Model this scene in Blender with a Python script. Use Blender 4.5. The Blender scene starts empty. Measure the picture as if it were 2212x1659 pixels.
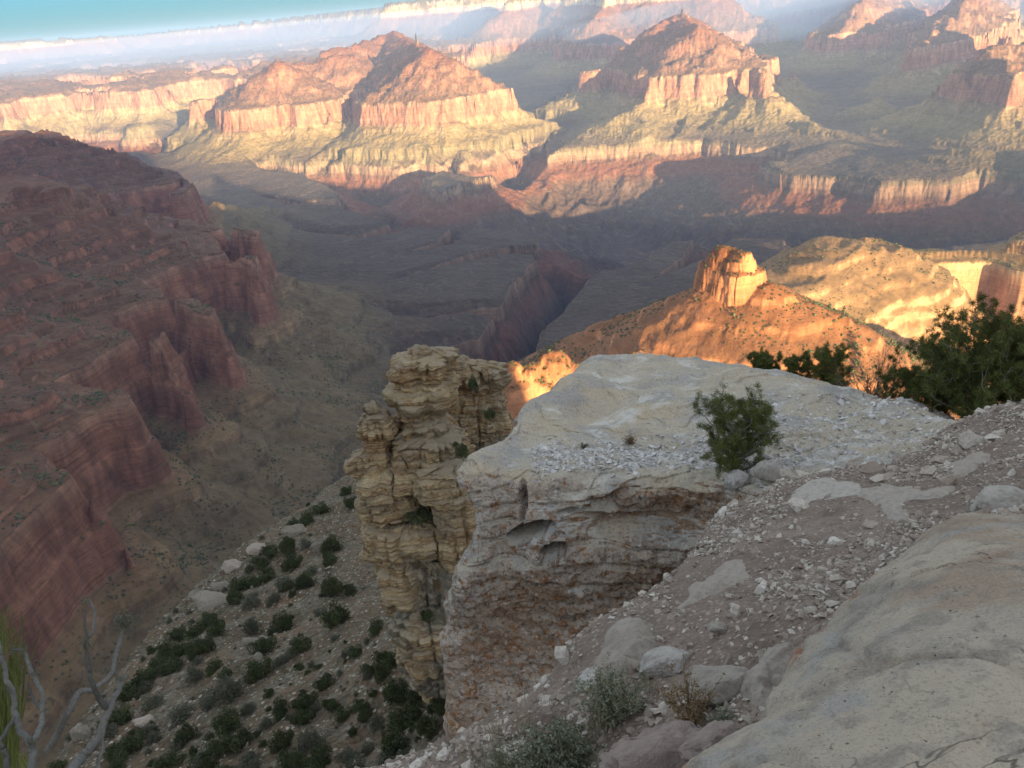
import bpy, math, random, os
import numpy as np
from mathutils import Matrix, Vector
QUICK = 1.0
rng = np.random.default_rng(7)
random.seed(7)
S = bpy.context.scene
COL = S.collection

# ------------------------------------------------------------------ camera
FPX = 1791.0                      # focal length in pixels of a 2212 px wide picture
PITCH, ROLL = math.radians(24.5), math.radians(5.0)
_F = np.array([0, math.cos(PITCH), -math.sin(PITCH)])
_U0 = np.array([0, math.sin(PITCH), math.cos(PITCH)])
_R0 = np.array([1.0, 0, 0])
_R = math.cos(ROLL) * _R0 - math.sin(ROLL) * _U0
_U = math.sin(ROLL) * _R0 + math.cos(ROLL) * _U0
cam_d = bpy.data.cameras.new("camera")
cam = bpy.data.objects.new("camera", cam_d)
COL.objects.link(cam)
cam_d.sensor_width = 36.0
cam_d.lens = 36.0 * FPX / 2212.0
cam_d.clip_start = 0.1
cam_d.clip_end = 120000
cam.matrix_world = Matrix(((_R[0], _U[0], -_F[0], 0), (_R[1], _U[1], -_F[1], 0), (_R[2], _U[2], -_F[2], 0), (0, 0, 0, 1)))
S.camera = cam

# ------------------------------------------------------------------ sun, sky, exposure
SUN_AZ, SUN_EL = math.radians(156), math.radians(6.5)     # clockwise from +Y
sund = bpy.data.lights.new("sun", 'SUN')
sun = bpy.data.objects.new("sun", sund)
COL.objects.link(sun)
sund.energy = 3.0
sund.angle = math.radians(0.53)
sund.color = (1.0, 0.74, 0.40)
sdir = Vector((math.sin(SUN_AZ) * math.cos(SUN_EL), math.cos(SUN_AZ) * math.cos(SUN_EL), math.sin(SUN_EL)))
sun.rotation_euler = sdir.to_track_quat('Z', 'Y').to_euler()
W = bpy.data.worlds.new("World")
S.world = W
W.use_nodes = True
nt = W.node_tree
bg = nt.nodes['Background']
sk = nt.nodes.new('ShaderNodeTexSky')
sk.sky_type = 'NISHITA'
sk.sun_disc = False
sk.sun_elevation = SUN_EL
sk.sun_rotation = SUN_AZ
sk.altitude = 2100
sk.air_density = 1.0
sk.dust_density = 0.3
sk.ozone_density = 1.5
bg.inputs['Strength'].default_value = 0.15
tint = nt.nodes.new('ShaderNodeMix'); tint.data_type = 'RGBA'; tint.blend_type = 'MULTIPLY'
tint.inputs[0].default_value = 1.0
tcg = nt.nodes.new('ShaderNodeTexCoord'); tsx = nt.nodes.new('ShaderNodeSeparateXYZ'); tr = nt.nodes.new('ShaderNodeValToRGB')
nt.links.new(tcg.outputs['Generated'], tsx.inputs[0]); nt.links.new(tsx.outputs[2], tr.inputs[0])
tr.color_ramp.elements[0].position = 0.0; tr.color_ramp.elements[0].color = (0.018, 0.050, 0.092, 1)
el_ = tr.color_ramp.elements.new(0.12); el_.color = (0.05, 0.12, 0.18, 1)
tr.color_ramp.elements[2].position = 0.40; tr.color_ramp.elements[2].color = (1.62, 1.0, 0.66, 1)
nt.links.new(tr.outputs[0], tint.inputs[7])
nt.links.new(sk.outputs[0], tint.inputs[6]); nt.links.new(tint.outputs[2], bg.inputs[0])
S.view_settings.view_transform = 'Standard'
S.view_settings.look = 'None'
S.view_settings.gamma = 1.0
S.view_settings.exposure = 2.9
S.cycles.use_denoising = True
S.cycles.max_bounces = 4
S.cycles.diffuse_bounces = 2
S.cycles.glossy_bounces = 1
S.cycles.transmission_bounces = 1
S.cycles.transparent_max_bounces = 6
S.cycles.volume_bounces = 1
S.cycles.caustics_reflective = False
S.cycles.caustics_refractive = False

# ------------------------------------------------------------------ helpers: rays, noise, meshes
def ray(u, v):
    d = _F * FPX + (u - 1106.0) * _R - (v - 829.5) * _U
    return d / np.linalg.norm(d)
def pz(u, v, z):                       # point seen at (u, v) on the level z
    d = ray(u, v)
    return d * (z / d[2])
def pd(u, v, dist):                    # point seen at (u, v) at a distance
    return ray(u, v) * dist
def ph(u, v, h):                       # at horizontal distance h
    d = ray(u, v)
    return d * (h / math.hypot(d[0], d[1]))

def _hash(ix, iy, iz, seed):
    h = (ix.astype(np.int64) * 374761393 + iy.astype(np.int64) * 668265263 + iz * 2147483647 + seed * 974634777) & 0xffffffff
    h = ((h ^ (h >> 13)) * 1274126177) & 0xffffffff
    h = ((h ^ (h >> 16)) * 2246822519) & 0xffffffff
    return (h ^ (h >> 15))
def n2(x, y, seed=0):
    x0 = np.floor(x); y0 = np.floor(y)
    fx = (x - x0).astype(np.float32); fy = (y - y0).astype(np.float32)
    ix = x0.astype(np.int64); iy = y0.astype(np.int64)
    ux = fx * fx * fx * (fx * (fx * 6 - 15) + 10); uy = fy * fy * fy * (fy * (fy * 6 - 15) + 10)
    out = 0
    for dx in (0, 1):
        for dy in (0, 1):
            a = (_hash(ix + dx, iy + dy, 0, seed) & 1023).astype(np.float32) * np.float32(2 * math.pi / 1024)
            g = np.cos(a) * (fx - dx) + np.sin(a) * (fy - dy)
            out = out + g * (ux if dx else 1 - ux) * (uy if dy else 1 - uy)
    return out * 1.5
def n3(x, y, z, seed=0):
    x0 = np.floor(x); y0 = np.floor(y); z0 = np.floor(z)
    fx = x - x0; fy = y - y0; fz = z - z0
    ix = x0.astype(np.int64); iy = y0.astype(np.int64); iz = z0.astype(np.int64)
    q = lambda f: f * f * f * (f * (f * 6 - 15) + 10)
    ux, uy, uz = q(fx), q(fy), q(fz)
    out = 0
    for dx in (0, 1):
        for dy in (0, 1):
            for dz in (0, 1):
                h = _hash(ix + dx, iy + dy, iz + dz, seed)
                a = (h & 1023) * (2 * math.pi / 1024)
                c = ((h >> 10) & 1023) / 511.5 - 1
                s = np.sqrt(np.maximum(0, 1 - c * c))
                g = np.cos(a) * s * (fx - dx) + np.sin(a) * s * (fy - dy) + c * (fz - dz)
                out = out + g * (ux if dx else 1 - ux) * (uy if dy else 1 - uy) * (uz if dz else 1 - uz)
    return out * 1.5
def fbm2(x, y, wl, octs=4, seed=0, gain=0.5, ridge=False):
    t = 0; a = 1.0; s = 0
    for i in range(octs):
        n = n2(x / wl + 13.7 * i, y / wl - 7.1 * i, seed + i)
        if ridge:
            n = 1 - 2.2 * np.abs(n)
        t = t + a * n; s += a; a *= gain; wl *= 0.5
    return t / s
def fbm3(p, wl, octs=4, seed=0, gain=0.5, ridge=False, sq=1.0):
    t = 0; a = 1.0; s = 0
    for i in range(octs):
        n = n3(p[..., 0] / wl + 3.7 * i, p[..., 1] / wl - 7.1 * i, p[..., 2] * sq / wl + 1.3 * i, seed + i)
        if ridge:
            n = 1 - 2.2 * np.abs(n)
        t = t + a * n; s += a; a *= gain; wl *= 0.5
    return t / s

def mesh_obj(name, verts, faces, mat, parent=None, smooth=False):
    """verts (n,3); faces (m,k) array or list of index lists"""
    me = bpy.data.meshes.new(name)
    verts = np.asarray(verts, dtype=np.float32)
    if isinstance(faces, np.ndarray):
        k = faces.shape[1]; m = len(faces)
        me.vertices.add(len(verts)); me.vertices.foreach_set('co', verts.ravel())
        me.loops.add(m * k); me.loops.foreach_set('vertex_index', faces.astype(np.int32).ravel())
        me.polygons.add(m); me.polygons.foreach_set('loop_start', np.arange(0, m * k, k, dtype=np.int32))
        me.update(calc_edges=True)
    else:
        me.from_pydata(verts.tolist(), [], faces)
    if smooth is not None:
        me.polygons.foreach_set('use_smooth', np.full(len(me.polygons), bool(smooth)))
    if mat:
        me.materials.append(mat)
    o = bpy.data.objects.new(name, me)
    COL.objects.link(o)
    o.parent = parent
    return o
def grid_faces(nr, nc, wrap=False):
    i = np.arange(nr - 1)[:, None]
    j = np.arange(nc if wrap else nc - 1)[None, :]
    j2 = (j + 1) % nc
    a = i * nc + j; b = i * nc + j2; c = (i + 1) * nc + j2; d = (i + 1) * nc + j
    return np.stack([a, b, c, d], -1).reshape(-1, 4)
def tag(o, label=None, cat=None, group=None, kind=None):
    if label: o['label'] = label
    if cat: o['category'] = cat
    if group: o['group'] = group
    if kind: o['kind'] = kind
    return o

# ------------------------------------------------------------------ node helper
class NT:
    def __init__(s, name):
        s.m = bpy.data.materials.new(name); s.m.use_nodes = True
        s.t = s.m.node_tree; s.b = s.t.nodes['Principled BSDF']
        s.b.inputs['Specular IOR Level'].default_value = 0.15
        s.b.inputs['Roughness'].default_value = 0.95
        s.g = s.t.nodes.new('ShaderNodeNewGeometry')
        s.pos = s.g.outputs['Position']
    def n(s, typ, **kw):
        n = s.t.nodes.new(typ)
        for k, v in kw.items(): setattr(n, k, v)
        return n
    def lk(s, a, b): s.t.links.new(a, b)
    def val(s, sock, v):
        if hasattr(v, 'is_output') or isinstance(v, bpy.types.NodeSocket): s.lk(v, sock)
        else: sock.default_value = v
    def math(s, op, a, b=0.0, c=None, clamp=False):
        n = s.n('ShaderNodeMath', operation=op); n.use_clamp = clamp
        s.val(n.inputs[0], a); s.val(n.inputs[1], b)
        if c is not None: s.val(n.inputs[2], c)
        return n.outputs[0]
    def noise(s, scale, detail=4, rough=0.55, vec=None, stretch=None, dist=0.0, off=0.0):
        v = vec or s.pos
        if stretch or off:
            mp = s.n('ShaderNodeMapping'); s.lk(v, mp.inputs[0])
            mp.inputs['Scale'].default_value = stretch or (1, 1, 1)
            mp.inputs['Location'].default_value = (off, off * 0.7, off * 1.3)
            v = mp.outputs[0]
        n = s.n('ShaderNodeTexNoise'); s.lk(v, n.inputs['Vector'])
        n.inputs['Scale'].default_value = scale; n.inputs['Detail'].default_value = detail
        n.inputs['Roughness'].default_value = rough; n.inputs['Distortion'].default_value = dist
        return n.outputs[0]
    def voro(s, scale, feature='F1', vec=None, rnd=1.0, out='Distance'):
        n = s.n('ShaderNodeTexVoronoi', feature=feature); s.lk(vec or s.pos, n.inputs['Vector'])
        n.inputs['Scale'].default_value = scale; n.inputs['Randomness'].default_value = rnd
        return n.outputs[out]
    def ramp(s, f, stops, interp='LINEAR'):
        n = s.n('ShaderNodeValToRGB'); n.color_ramp.interpolation = interp
        e = n.color_ramp.elements
        while len(e) > 1: e.remove(e[-1])
        for i, (p, c) in enumerate(stops):
            el = e[0] if i == 0 else e.new(p)
            el.position = p
            el.color = (*c, 1) if hasattr(c, '__len__') else (c, c, c, 1)
        s.lk(f, n.inputs[0]); return n.outputs[0]
    def mr(s, f, a, b, c=0.0, d=1.0, smooth=False):
        n = s.n('ShaderNodeMapRange'); n.interpolation_type = 'SMOOTHSTEP' if smooth else 'LINEAR'
        s.val(n.inputs[0], f)
        for i, v in enumerate((a, b, c, d)): n.inputs[i + 1].default_value = v
        return n.outputs[0]
    def mix(s, f, a, b, mode='MIX'):
        n = s.n('ShaderNodeMix', data_type='RGBA', blend_type=mode)
        s.val(n.inputs[0], f)
        for k, v in ((6, a), (7, b)):
            if isinstance(v, (tuple, list)): n.inputs[k].default_value = (*v, 1) if len(v) == 3 else v
            else: s.lk(v, n.inputs[k])
        return n.outputs[2]
    def sep(s, v=None):
        n = s.n('ShaderNodeSeparateXYZ'); s.lk(v or s.pos, n.inputs[0]); return n.outputs
    def bump(s, h, dist, strength=1.0, normal=None):
        n = s.n('ShaderNodeBump'); s.lk(h, n.inputs['Height'])
        n.inputs['Distance'].default_value = dist; n.inputs['Strength'].default_value = strength
        if normal: s.lk(normal, n.inputs['Normal'])
        return n.outputs[0]
    def done(s, col, normal=None, rough=None):
        s.val(s.b.inputs['Base Color'], col)
        if normal: s.lk(normal, s.b.inputs['Normal'])
        if rough is not None: s.val(s.b.inputs['Roughness'], rough)
        return s.m

# ------------------------------------------------------------------ canyon rock material (layers by level)
TILT = 0.0
def canyon_material(name='canyon_rock', near=False, tint=(0.84, 0.77, 0.70)):
    a = NT(name)
    at = a.n('ShaderNodeAttribute', attribute_name='strat'); lev = at.outputs['Fac']
    wob = a.noise(0.004, 3); fine = a.noise(0.02, 3, off=3)
    lev = a.math('ADD', lev, a.math('MULTIPLY', a.math('SUBTRACT', wob, 0.5), 12))
    lev = a.math('ADD', lev, a.math('MULTIPLY', a.math('SUBTRACT', fine, 0.5), 10))
    Z0, Z1 = -1450.0, 50.0
    t = a.mr(lev, Z0, Z1)
    P = lambda z: (z - Z0) / (Z1 - Z0)
    schist = (0.10, 0.075, 0.065); red = (0.36, 0.135, 0.075)
    cliff = a.ramp(t, [(P(-1440), schist), (P(-1230), (0.135, 0.10, 0.085)), (P(-1180), (0.19, 0.11, 0.075)), (P(-1120), (0.27, 0.13, 0.085)),
        (P(-1068), (0.22, 0.135, 0.095)), (P(-1060), (0.30, 0.20, 0.135)), (P(-1012), (0.36, 0.25, 0.17)), (P(-1000), (0.25, 0.21, 0.13)),
        (P(-870), (0.27, 0.23, 0.13)), (P(-820), (0.36, 0.29, 0.17)), (P(-775), (0.36, 0.25, 0.15)), (P(-760), (0.38, 0.205, 0.14)),
        (P(-640), (0.40, 0.21, 0.14)), (P(-610), (0.44, 0.28, 0.19)), (P(-590), (0.36, 0.19, 0.125)), (P(-480), (0.34, 0.175, 0.115)),
        (P(-330), (0.40, 0.20, 0.12)), (P(-255), (0.33, 0.15, 0.09)), (P(-245), (0.50, 0.41, 0.28)), (P(-150), (0.52, 0.44, 0.31)),
        (P(-140), (0.36, 0.29, 0.2)), (P(-85), (0.38, 0.31, 0.22)), (P(-75), (0.46, 0.40, 0.30)), (P(40), (0.46, 0.41, 0.32))])
    slope = a.ramp(t, [(P(-1440), (0.11, 0.085, 0.07)), (P(-1200), (0.15, 0.11, 0.08)), (P(-1150), (0.25, 0.12, 0.075)), (P(-1100), (0.26, 0.13, 0.08)), (P(-1060), (0.17, 0.13, 0.09)),
        (P(-1020), (0.175, 0.145, 0.115)), (P(-980), (0.18, 0.152, 0.115)), (P(-900), (0.33, 0.29, 0.155)), (P(-800), (0.36, 0.31, 0.17)), (P(-770), (0.33, 0.25, 0.15)),
        (P(-740), (0.30, 0.17, 0.10)), (P(-615), (0.26, 0.17, 0.105)), (P(-560), (0.25, 0.165, 0.115)), (P(-400), (0.27, 0.155, 0.10)),
        (P(-260), (0.27, 0.12, 0.07)), (P(-240), (0.30, 0.24, 0.16)), (P(-150), (0.22, 0.19, 0.12)), (P(-80), (0.17, 0.16, 0.10)), (P(40), (0.10, 0.11, 0.065))])
    slope = a.mix(1.0, slope, (0.84, 0.76, 0.72), 'MULTIPLY')
    nz = a.sep(a.g.outputs['Normal'])[2]
    st = a.mr(a.math('ADD', nz, a.math('MULTIPLY', a.math('SUBTRACT', a.noise(0.03, 4, off=9), 0.5), 0.35)), 0.62, 0.78, smooth=True)
    col = a.mix(st, cliff, slope)
    # bedding bands
    sx = a.n('ShaderNodeCombineXYZ'); xyz = a.sep()
    a.lk(a.math('MULTIPLY', xyz[0], 0.002), sx.inputs[0]); a.lk(a.math('MULTIPLY', xyz[1], 0.002), sx.inputs[1]); a.lk(a.math('MULTIPLY', lev, 0.085), sx.inputs[2])
    band = a.noise(2.2 if (near or 'wall' in name) else 1.0, 6, 0.75, vec=sx.outputs[0])
    bandm = a.mr(band, 0.3, 0.7, 0.62, 1.42)
    bandc = a.n('ShaderNodeCombineXYZ'); [a.lk(bandm, bandc.inputs[i]) for i in range(3)]
    col = a.mix(a.mr(st, 0, 1, 0.85 if 'wall' in name else 0.6, 0.7 if 'wall' in name else 0.45), col, bandc.outputs[0], 'MULTIPLY')
    # vertical stains on cliffs, mottling
    stain = a.noise(0.022, 6, 0.68, stretch=(1, 1, 0.3), off=20, dist=.5)
    sm = a.mr(stain, 0.36, 0.64, 0.52, 1.42)
    sc = a.n('ShaderNodeCombineXYZ'); [a.lk(sm, sc.inputs[i]) for i in range(3)]
    col = a.mix(a.mr(st, 0, 1, 0.8, 0.35), col, sc.outputs[0], 'MULTIPLY')
    mot = a.mr(a.noise(0.06, 5, 0.7, off=5), 0.3, 0.7, 0.75, 1.25)
    mc = a.n('ShaderNodeCombineXYZ'); [a.lk(mot, mc.inputs[i]) for i in range(3)]
    col = a.mix(0.8, col, mc.outputs[0], 'MULTIPLY')
    # pale washes and trails on the flats
    ws = a.mr(a.math('ABSOLUTE', a.math('SUBTRACT', a.noise(0.0035, 4, 0.6, off=44, dist=1.0), 0.5)), 0.0, 0.012, 0.0 if near else 0.5, 0.0)
    col = a.mix(a.math('MULTIPLY', ws, st), col, (0.33, 0.27, 0.18))
    # scrub on slopes: small dark dots
    vd = a.voro(0.16 if near else 0.11)
    dens = a.mr(a.noise(0.012, 3, off=30), 0.40, 0.68)
    dot = a.math('LESS_THAN', vd, a.math('MULTIPLY', dens, 0.42))
    dot = a.math('MULTIPLY', dot, st)
    dot = a.math('MULTIPLY', dot, a.mr(lev, -1000, -600, 0.25, 0.9))
    col = a.mix(dot, col, (0.055, 0.06, 0.035))
    h = a.math('ADD', a.math('MULTIPLY', band, 0.9), a.math('MULTIPLY', a.noise(0.05, 6, 0.65), 1.2))
    jo = a.n('ShaderNodeMapping'); a.lk(a.pos, jo.inputs[0]); jo.inputs['Scale'].default_value = (1, 1, .22)
    h = a.math('ADD', h, a.math('MULTIPLY', a.voro(0.035, vec=jo.outputs[0]), 1.3))
    if near:
        h = a.math('ADD', a.math('MULTIPLY', band, 0.8), a.math('MULTIPLY', a.noise(0.35, 6, 0.7), 0.8))
    nrm = a.bump(h, 3.0 if near else 9.0, 0.75)
    if tint == 'floor':      # platform rock is greyer; near tint also darkened to deepen the shade
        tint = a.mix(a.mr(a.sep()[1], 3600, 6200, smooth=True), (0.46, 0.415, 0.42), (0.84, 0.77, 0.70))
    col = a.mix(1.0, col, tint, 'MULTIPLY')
    return a.done(col, nrm)
M_CANYON = canyon_material()
M_NEARHILL = canyon_material('red_ledge_rock', True, (1.0, .86, .66))
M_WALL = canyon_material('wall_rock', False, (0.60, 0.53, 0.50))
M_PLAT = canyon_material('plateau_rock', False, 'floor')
M_MESA = canyon_material('yellow_mesa_rock', True, (1.0, 1.02, .80))

# ------------------------------------------------------------------ canyon relief
# D -> level: the stair of cliffs and slopes going down from the rim
PD = np.array([0, 22, 115, 140, 300, 306, 345, 350, 388, 396, 432, 437, 476, 485, 520, 525, 562, 570, 604, 609, 650, 657, 690, 695, 735, 742, 751, 762, 774, 830, 836, 900, 906, 985, 1050, 1056, 1140, 1146, 1250, 1700, 2600, 9000], float)
PZ = np.array([0, -80, -150, -250, -333, -348, -362, -376, -388, -412, -424, -438, -452, -477, -487, -500, -512, -537, -546, -560, -570, -590, -594, -602, -606, -632, -684, -694, -766, -792, -812, -838, -852, -885, -903, -916, -934, -946, -967, -1000, -1022, -1060], float)
def D_of(z):
    return float(np.interp(-z, -PZ, PD))
# gorge: distance from the stream -> level
GD = np.array([0, 40, 210, 330, 400, 412, 470, 800, 2500], float)
GZ = np.array([-1400, -1385, -1210, -1120, -1075, -1015, -1000, -900, 0], float)

# ridges: list of (points [(u, v, z)], kind of noise scale)
RIDGES = []
def ridge(pts, wid=0.0, namp=1.0):
    """crest seen at (u, v) on level z; wid widens the cap"""
    P = []
    for q in pts:
        u, v, z = q[:3]
        p = pz(u, v, z) if len(q) == 3 else ph(u, v, q[3])
        P.append((p[0], p[1], D_of(p[2]) - wid))
    RIDGES.append((np.array(P), namp))
def rz(pts, wid=0.0, namp=1.0):
    """crest as plan points (x, y, z)"""
    RIDGES.append((np.array([(x, y, D_of(z) - wid) for x, y, z in pts]), namp))

# --- west wall: rim of the big red cliff on level -607, then the ledges rise behind it
POLYS = []
def contour(pix, z, extra, cap):
    P = [tuple(pz(u, v, z)[:2]) for u, v in pix] + extra
    POLYS.append((np.array(P), D_of(z), D_of(cap)))
contour([(-700, 1330), (-200, 1330), (0, 1215), (100, 1120), (175, 1048), (205, 1030), (222, 1050), (70, 975), (90, 960), (150, 915), (230, 862), (264, 875),
         (130, 815), (200, 782), (300, 728), (365, 732), (392, 765), (225, 690), (330, 650), (430, 642), (478, 690), (300, 610), (390, 572),
         (490, 547), (540, 556), (552, 572), (440, 500), (515, 487), (548, 505), (420, 475), (200, 462), (60, 450), (200, 425), (340, 398), (388, 388), (402, 408), (395, 370), (200, 345), (-300, 330)], -607,
        [(-9000, 4500), (-9000, 500)], -400)
# lower yellow-green spurs running out from the foot of the red cliffs
ridge([(235, 868, -607), (330, 960, -800), (560, 900, -930)], 0)
ridge([(335, 735, -607), (470, 790, -790), (600, 790, -930)], 0)
ridge([(490, 550, -607), (560, 640, -800), (640, 665, -930)], 0)
ridge([(385, 415, -607), (470, 440, -800), (720, 425, -985)], 0)
ridge([(175, 1045, -607), (330, 1120, -840), (500, 1050, -940)], 0)

# --- left temple with the pale cap
ridge([(700, 125, -340), (780, 110, -320), (850, 90, -296), (930, 115, -300)], 40)
ridge([(640, 150, -400), (760, 130, -360)], 60)
ridge([(595, 142, 0, 7900), (610, 142, 0, 7900)], 30)
ridge([(930, 115, -330), (985, 165, -560), (1000, 180, -607)], 30)
ridge([(640, 215, -607), (600, 150, -470)], 40)
ridge([(850, 178, -607), (800, 150, -500)], 90)
ridge([(740, 196, -607), (740, 150, -480)], 90)
ridge([(480, 215, -600), (560, 200, -520), (600, 150, -400)], 40)
ridge([(420, 245, -700), (480, 215, -610)], 10)
ridge([(640, 240, -700), (690, 262, -860), (760, 275, -940)], 0)
ridge([(860, 215, -700), (850, 235, -830), (900, 255, -930)], 0)
ridge([(420, 245, -700), (440, 290, -850), (480, 320, -930)], 0)
# --- centre pyramid
ridge([(1420, 60, -300), (1470, 38, -268), (1505, 62, -300)], 10)
ridge([(1505, 62, -300), (1560, 95, -480), (1600, 118, -600)], 0)
ridge([(1420, 60, -300), (1390, 100, -500), (1350, 140, -606)], 0)
ridge([(1350, 142, -606), (1262, 155, -607)], 35)
ridge([(1500, 90, -480), (1525, 138, -607)], 30)
ridge([(1640, 130, -607), (1700, 175, -800), (1745, 205, -930)], 0)
# front ridge (yellow-green)
ridge([(1580, 170, -735), (1500, 180, -735), (1430, 202, -745)], 8)
ridge([(1430, 202, -745), (1365, 225, -765), (1340, 242, -810)], 0)
ridge([(1340, 240, -790), (1280, 290, -930), (1150, 335, -1000)], 30)
ridge([(1640, 200, -740), (1720, 260, -900), (1850, 300, -960), (1950, 340, -990)], 20)
ridge([(1580, 170, -735), (1640, 200, -780)], 0)
ridge([(1850, 300, -960), (1700, 350, -985), (1670, 365, -1000)], 20)
ridge([(1500, 182, -735), (1485, 245, -880), (1465, 300, -965)], 0)
ridge([(1580, 172, -735), (1620, 245, -880), (1645, 300, -970)], 0)
ridge([(1430, 204, -745), (1340, 268, -900), (1235, 325, -985)], 0)
ridge([(1600, 120, -607), (1660, 165, -760), (1700, 205, -880)], 0)
# --- far left plateaus
ridge([(0, 175, -607), (120, 180, -607)], 60)
ridge([(250, 218, -760), (400, 208, -700)], 0)
ridge([(-200, 245, -800), (90, 228, -780), (130, 240, -900)], 0)
ridge([(560, 185, -607), (440, 182, -607)], 40)
ridge([(60, 290, -960), (200, 255, -880), (330, 240, -850)], 0)
# --- north rim
for pts in ([(-600, 160, 0, 30000), (0, 113, 0, 30000), (250, 97, 0, 30000)],
            [(250, 96, 0, 34000), (600, 62, 0, 30000), (830, 38, 0, 24000)],
            [(840, 34, 0, 17000), (1000, 16, 0, 16500), (1110, 0, 0, 16000), (1400, -35, 0, 15000)],
            [(1240, -20, 0, 13500), (1400, -18, 0, 12500), (1540, -8, 0, 12000)],
            [(1650, -5, 0, 14500), (1900, -60, 0, 14500), (2400, -110, 0, 14000)],
            [(1100, 40, 0, 13500), (1150, 10, 0, 14500)],
            [(1290, 60, 0, 11500), (1320, 0, 0, 13000)],
            [(1850, 35, 0, 10500), (1900, 10, 0, 12000), (1900, -30, 0, 14000)],
            [(2070, 45, 0, 9500), (2100, 10, 0, 11500)],
            [(1990, 130, 0, 8300), (2060, 60, 0, 9300)],
            [(2130, 130, 0, 6400), (2230, 100, 0, 7000), (2500, 20, 0, 8000)],
            [(2130, 130, 0, 6400), (2190, 200, 0, 5900)]):
    ridge(pts, 60)
# --- right side low ridges
ridge([(1830, 235, -900), (1900, 225, -880)], 20)
ridge([(1960, 350, -960), (2060, 325, -900), (2200, 330, -900), (2400, 300, -800)], 20)
ridge([(2110, 385, -990), (2212, 400, -960)], 60)
ridge([(2000, 260, -900), (2120, 215, -800), (2190, 200, -720)], 20)
# --- near lit butte (its cliffs are in the red ledges) and ridge to it
BUTTE = [(1560, 548, 0, 1010), (1600, 540, 0, 1000), (1625, 552, 0, 990)]
# --- right lit mass: rim of the pale cliff
contour([(1690, 628), (1740, 655), (1790, 662), (1850, 612), (1900, 588), (1960, 575), (2060, 566), (2110, 572), (2160, 592), (2230, 604), (2400, 604), (2600, 560), (2400, 475), (2170, 498), (2090, 532), (1960, 527), (1850, 535), (1790, 545), (1720, 590)], -607, [], -588)
ridge([(2300, 500, -600), (2500, 480, -520)], 20)

STREAMS = []
def stream(pts, scale=1.0):
    P = np.array([(*pz(u, v, z)[:2], lf) for u, v, z, lf in pts])
    STREAMS.append((P, scale))
# inner gorge: its rim on level -1010, near side then far side
GORGE = np.array([tuple(pz(u, v, -1010)[:2]) for u, v in [
    (-500, 352), (300, 338), (535, 345), (560, 372), (650, 380), (715, 400), (735, 430), (720, 448), (800, 474), (880, 490), (1000, 492), (1130, 500), (1160, 530), (1235, 582),
    (1330, 578), (1450, 524), (1560, 506), (1690, 520), (1712, 545), (1650, 590), (1760, 600), (1900, 560), (2100, 520), (2500, 480),
    (2500, 360), (2212, 398), (2112, 388), (2060, 402), (1900, 404), (1850, 392), (1700, 378), (1655, 372), (1600, 335), (1640, 322), (1530, 310), (1400, 320), (1210, 332), (1118, 346), (1105, 362),
    (1075, 360), (1060, 385), (1000, 392), (950, 415), (930, 400), (905, 385), (1000, 365), (985, 345), (850, 352), (845, 335), (960, 285), (1090, 240), (950, 265), (835, 318), (740, 342), (660, 363), (545, 351), (430, 322), (300, 302), (-500, 330)]])
PGX = np.array([0, 14, 300, 620, 760, 1200], float)
PGZ = np.array([0, -62, -250, -400, -420, -430], float)
# side streams cut into the platform
stream([(1240, 600, -1100, 40), (1180, 548, -1040, 180), (1080, 552, -1030, 260), (960, 580, -1025, 320), (860, 618, -1020, 385)], .45)
stream([(1240, 620, -1150, 0), (1170, 680, -1080, 60), (1115, 735, -1060, 110), (1085, 800, -1050, 180), (1010, 880, -1030, 320)], .40)
stream([(1100, 765, -1050, 160), (980, 765, -1030, 270), (860, 782, -1020, 330), (770, 840, -1010, 385)], .40)
stream([(1140, 705, -1060, 130), (1020, 690, -1030, 290), (900, 702, -1020, 330), (760, 692, -1010, 360), (640, 650, -1000, 385)], .36)
stream([(880, 490, -1030, 120), (790, 518, -1020, 270), (690, 512, -1010, 330), (590, 490, -1000, 385)], .42)
stream([(1010, 492, -1030, 150), (960, 530, -1020, 300), (880, 545, -1010, 385)], .40)
stream([(1560, 508, -1030, 120), (1500, 560, -1020, 260), (1400, 600, -1010, 380)], .40)
stream([(720, 445, -1030, 150), (640, 440, -1010, 300), (560, 420, -1000, 385)], .42)
stream([(1075, 360, -1010, 0), (1180, 250, -1010, 150), (1230, 200, -1010, 350)], .8)
stream([(1600, 335, -1010, 0), (1640, 345, -1010, 150), (1720, 330, -1000, 350)], .7)

def poly_sd(x, y, P, reach=1e9):
    """signed distance to a closed outline, negative inside"""
    best = np.full(x.shape, 1e18, np.float32); ins = np.zeros(x.shape, bool)
    for a, b in zip(P, np.roll(P, -1, 0)):
        dx, dy = b[0] - a[0], b[1] - a[1]
        t = np.clip(((x - a[0]) * dx + (y - a[1]) * dy) / (dx * dx + dy * dy + 1e-9), 0, 1)
        ex = x - (a[0] + t * dx); ey = y - (a[1] + t * dy)
        np.minimum(best, ex * ex + ey * ey, out=best)
        if dy != 0:
            c = ((a[1] <= y) != (b[1] <= y)) & (x < a[0] + (y - a[1]) / dy * dx)
            ins ^= c
    d = np.sqrt(best)
    return np.where(ins, -d, d)

def seg_field(x, y, P, lip=True):
    best = np.full(x.shape, 1e9, np.float32)
    for a, b in zip(P[:-1], P[1:]):
        dx, dy = b[0] - a[0], b[1] - a[1]
        L2 = dx * dx + dy * dy + 1e-6
        t = np.clip(((x - a[0]) * dx + (y - a[1]) * dy) / L2, 0, 1)
        d = np.hypot(x - (a[0] + t * dx), y - (a[1] + t * dy)) + (a[2] + t * (b[2] - a[2]))
        np.minimum(best, d, out=best)
    return best

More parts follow.
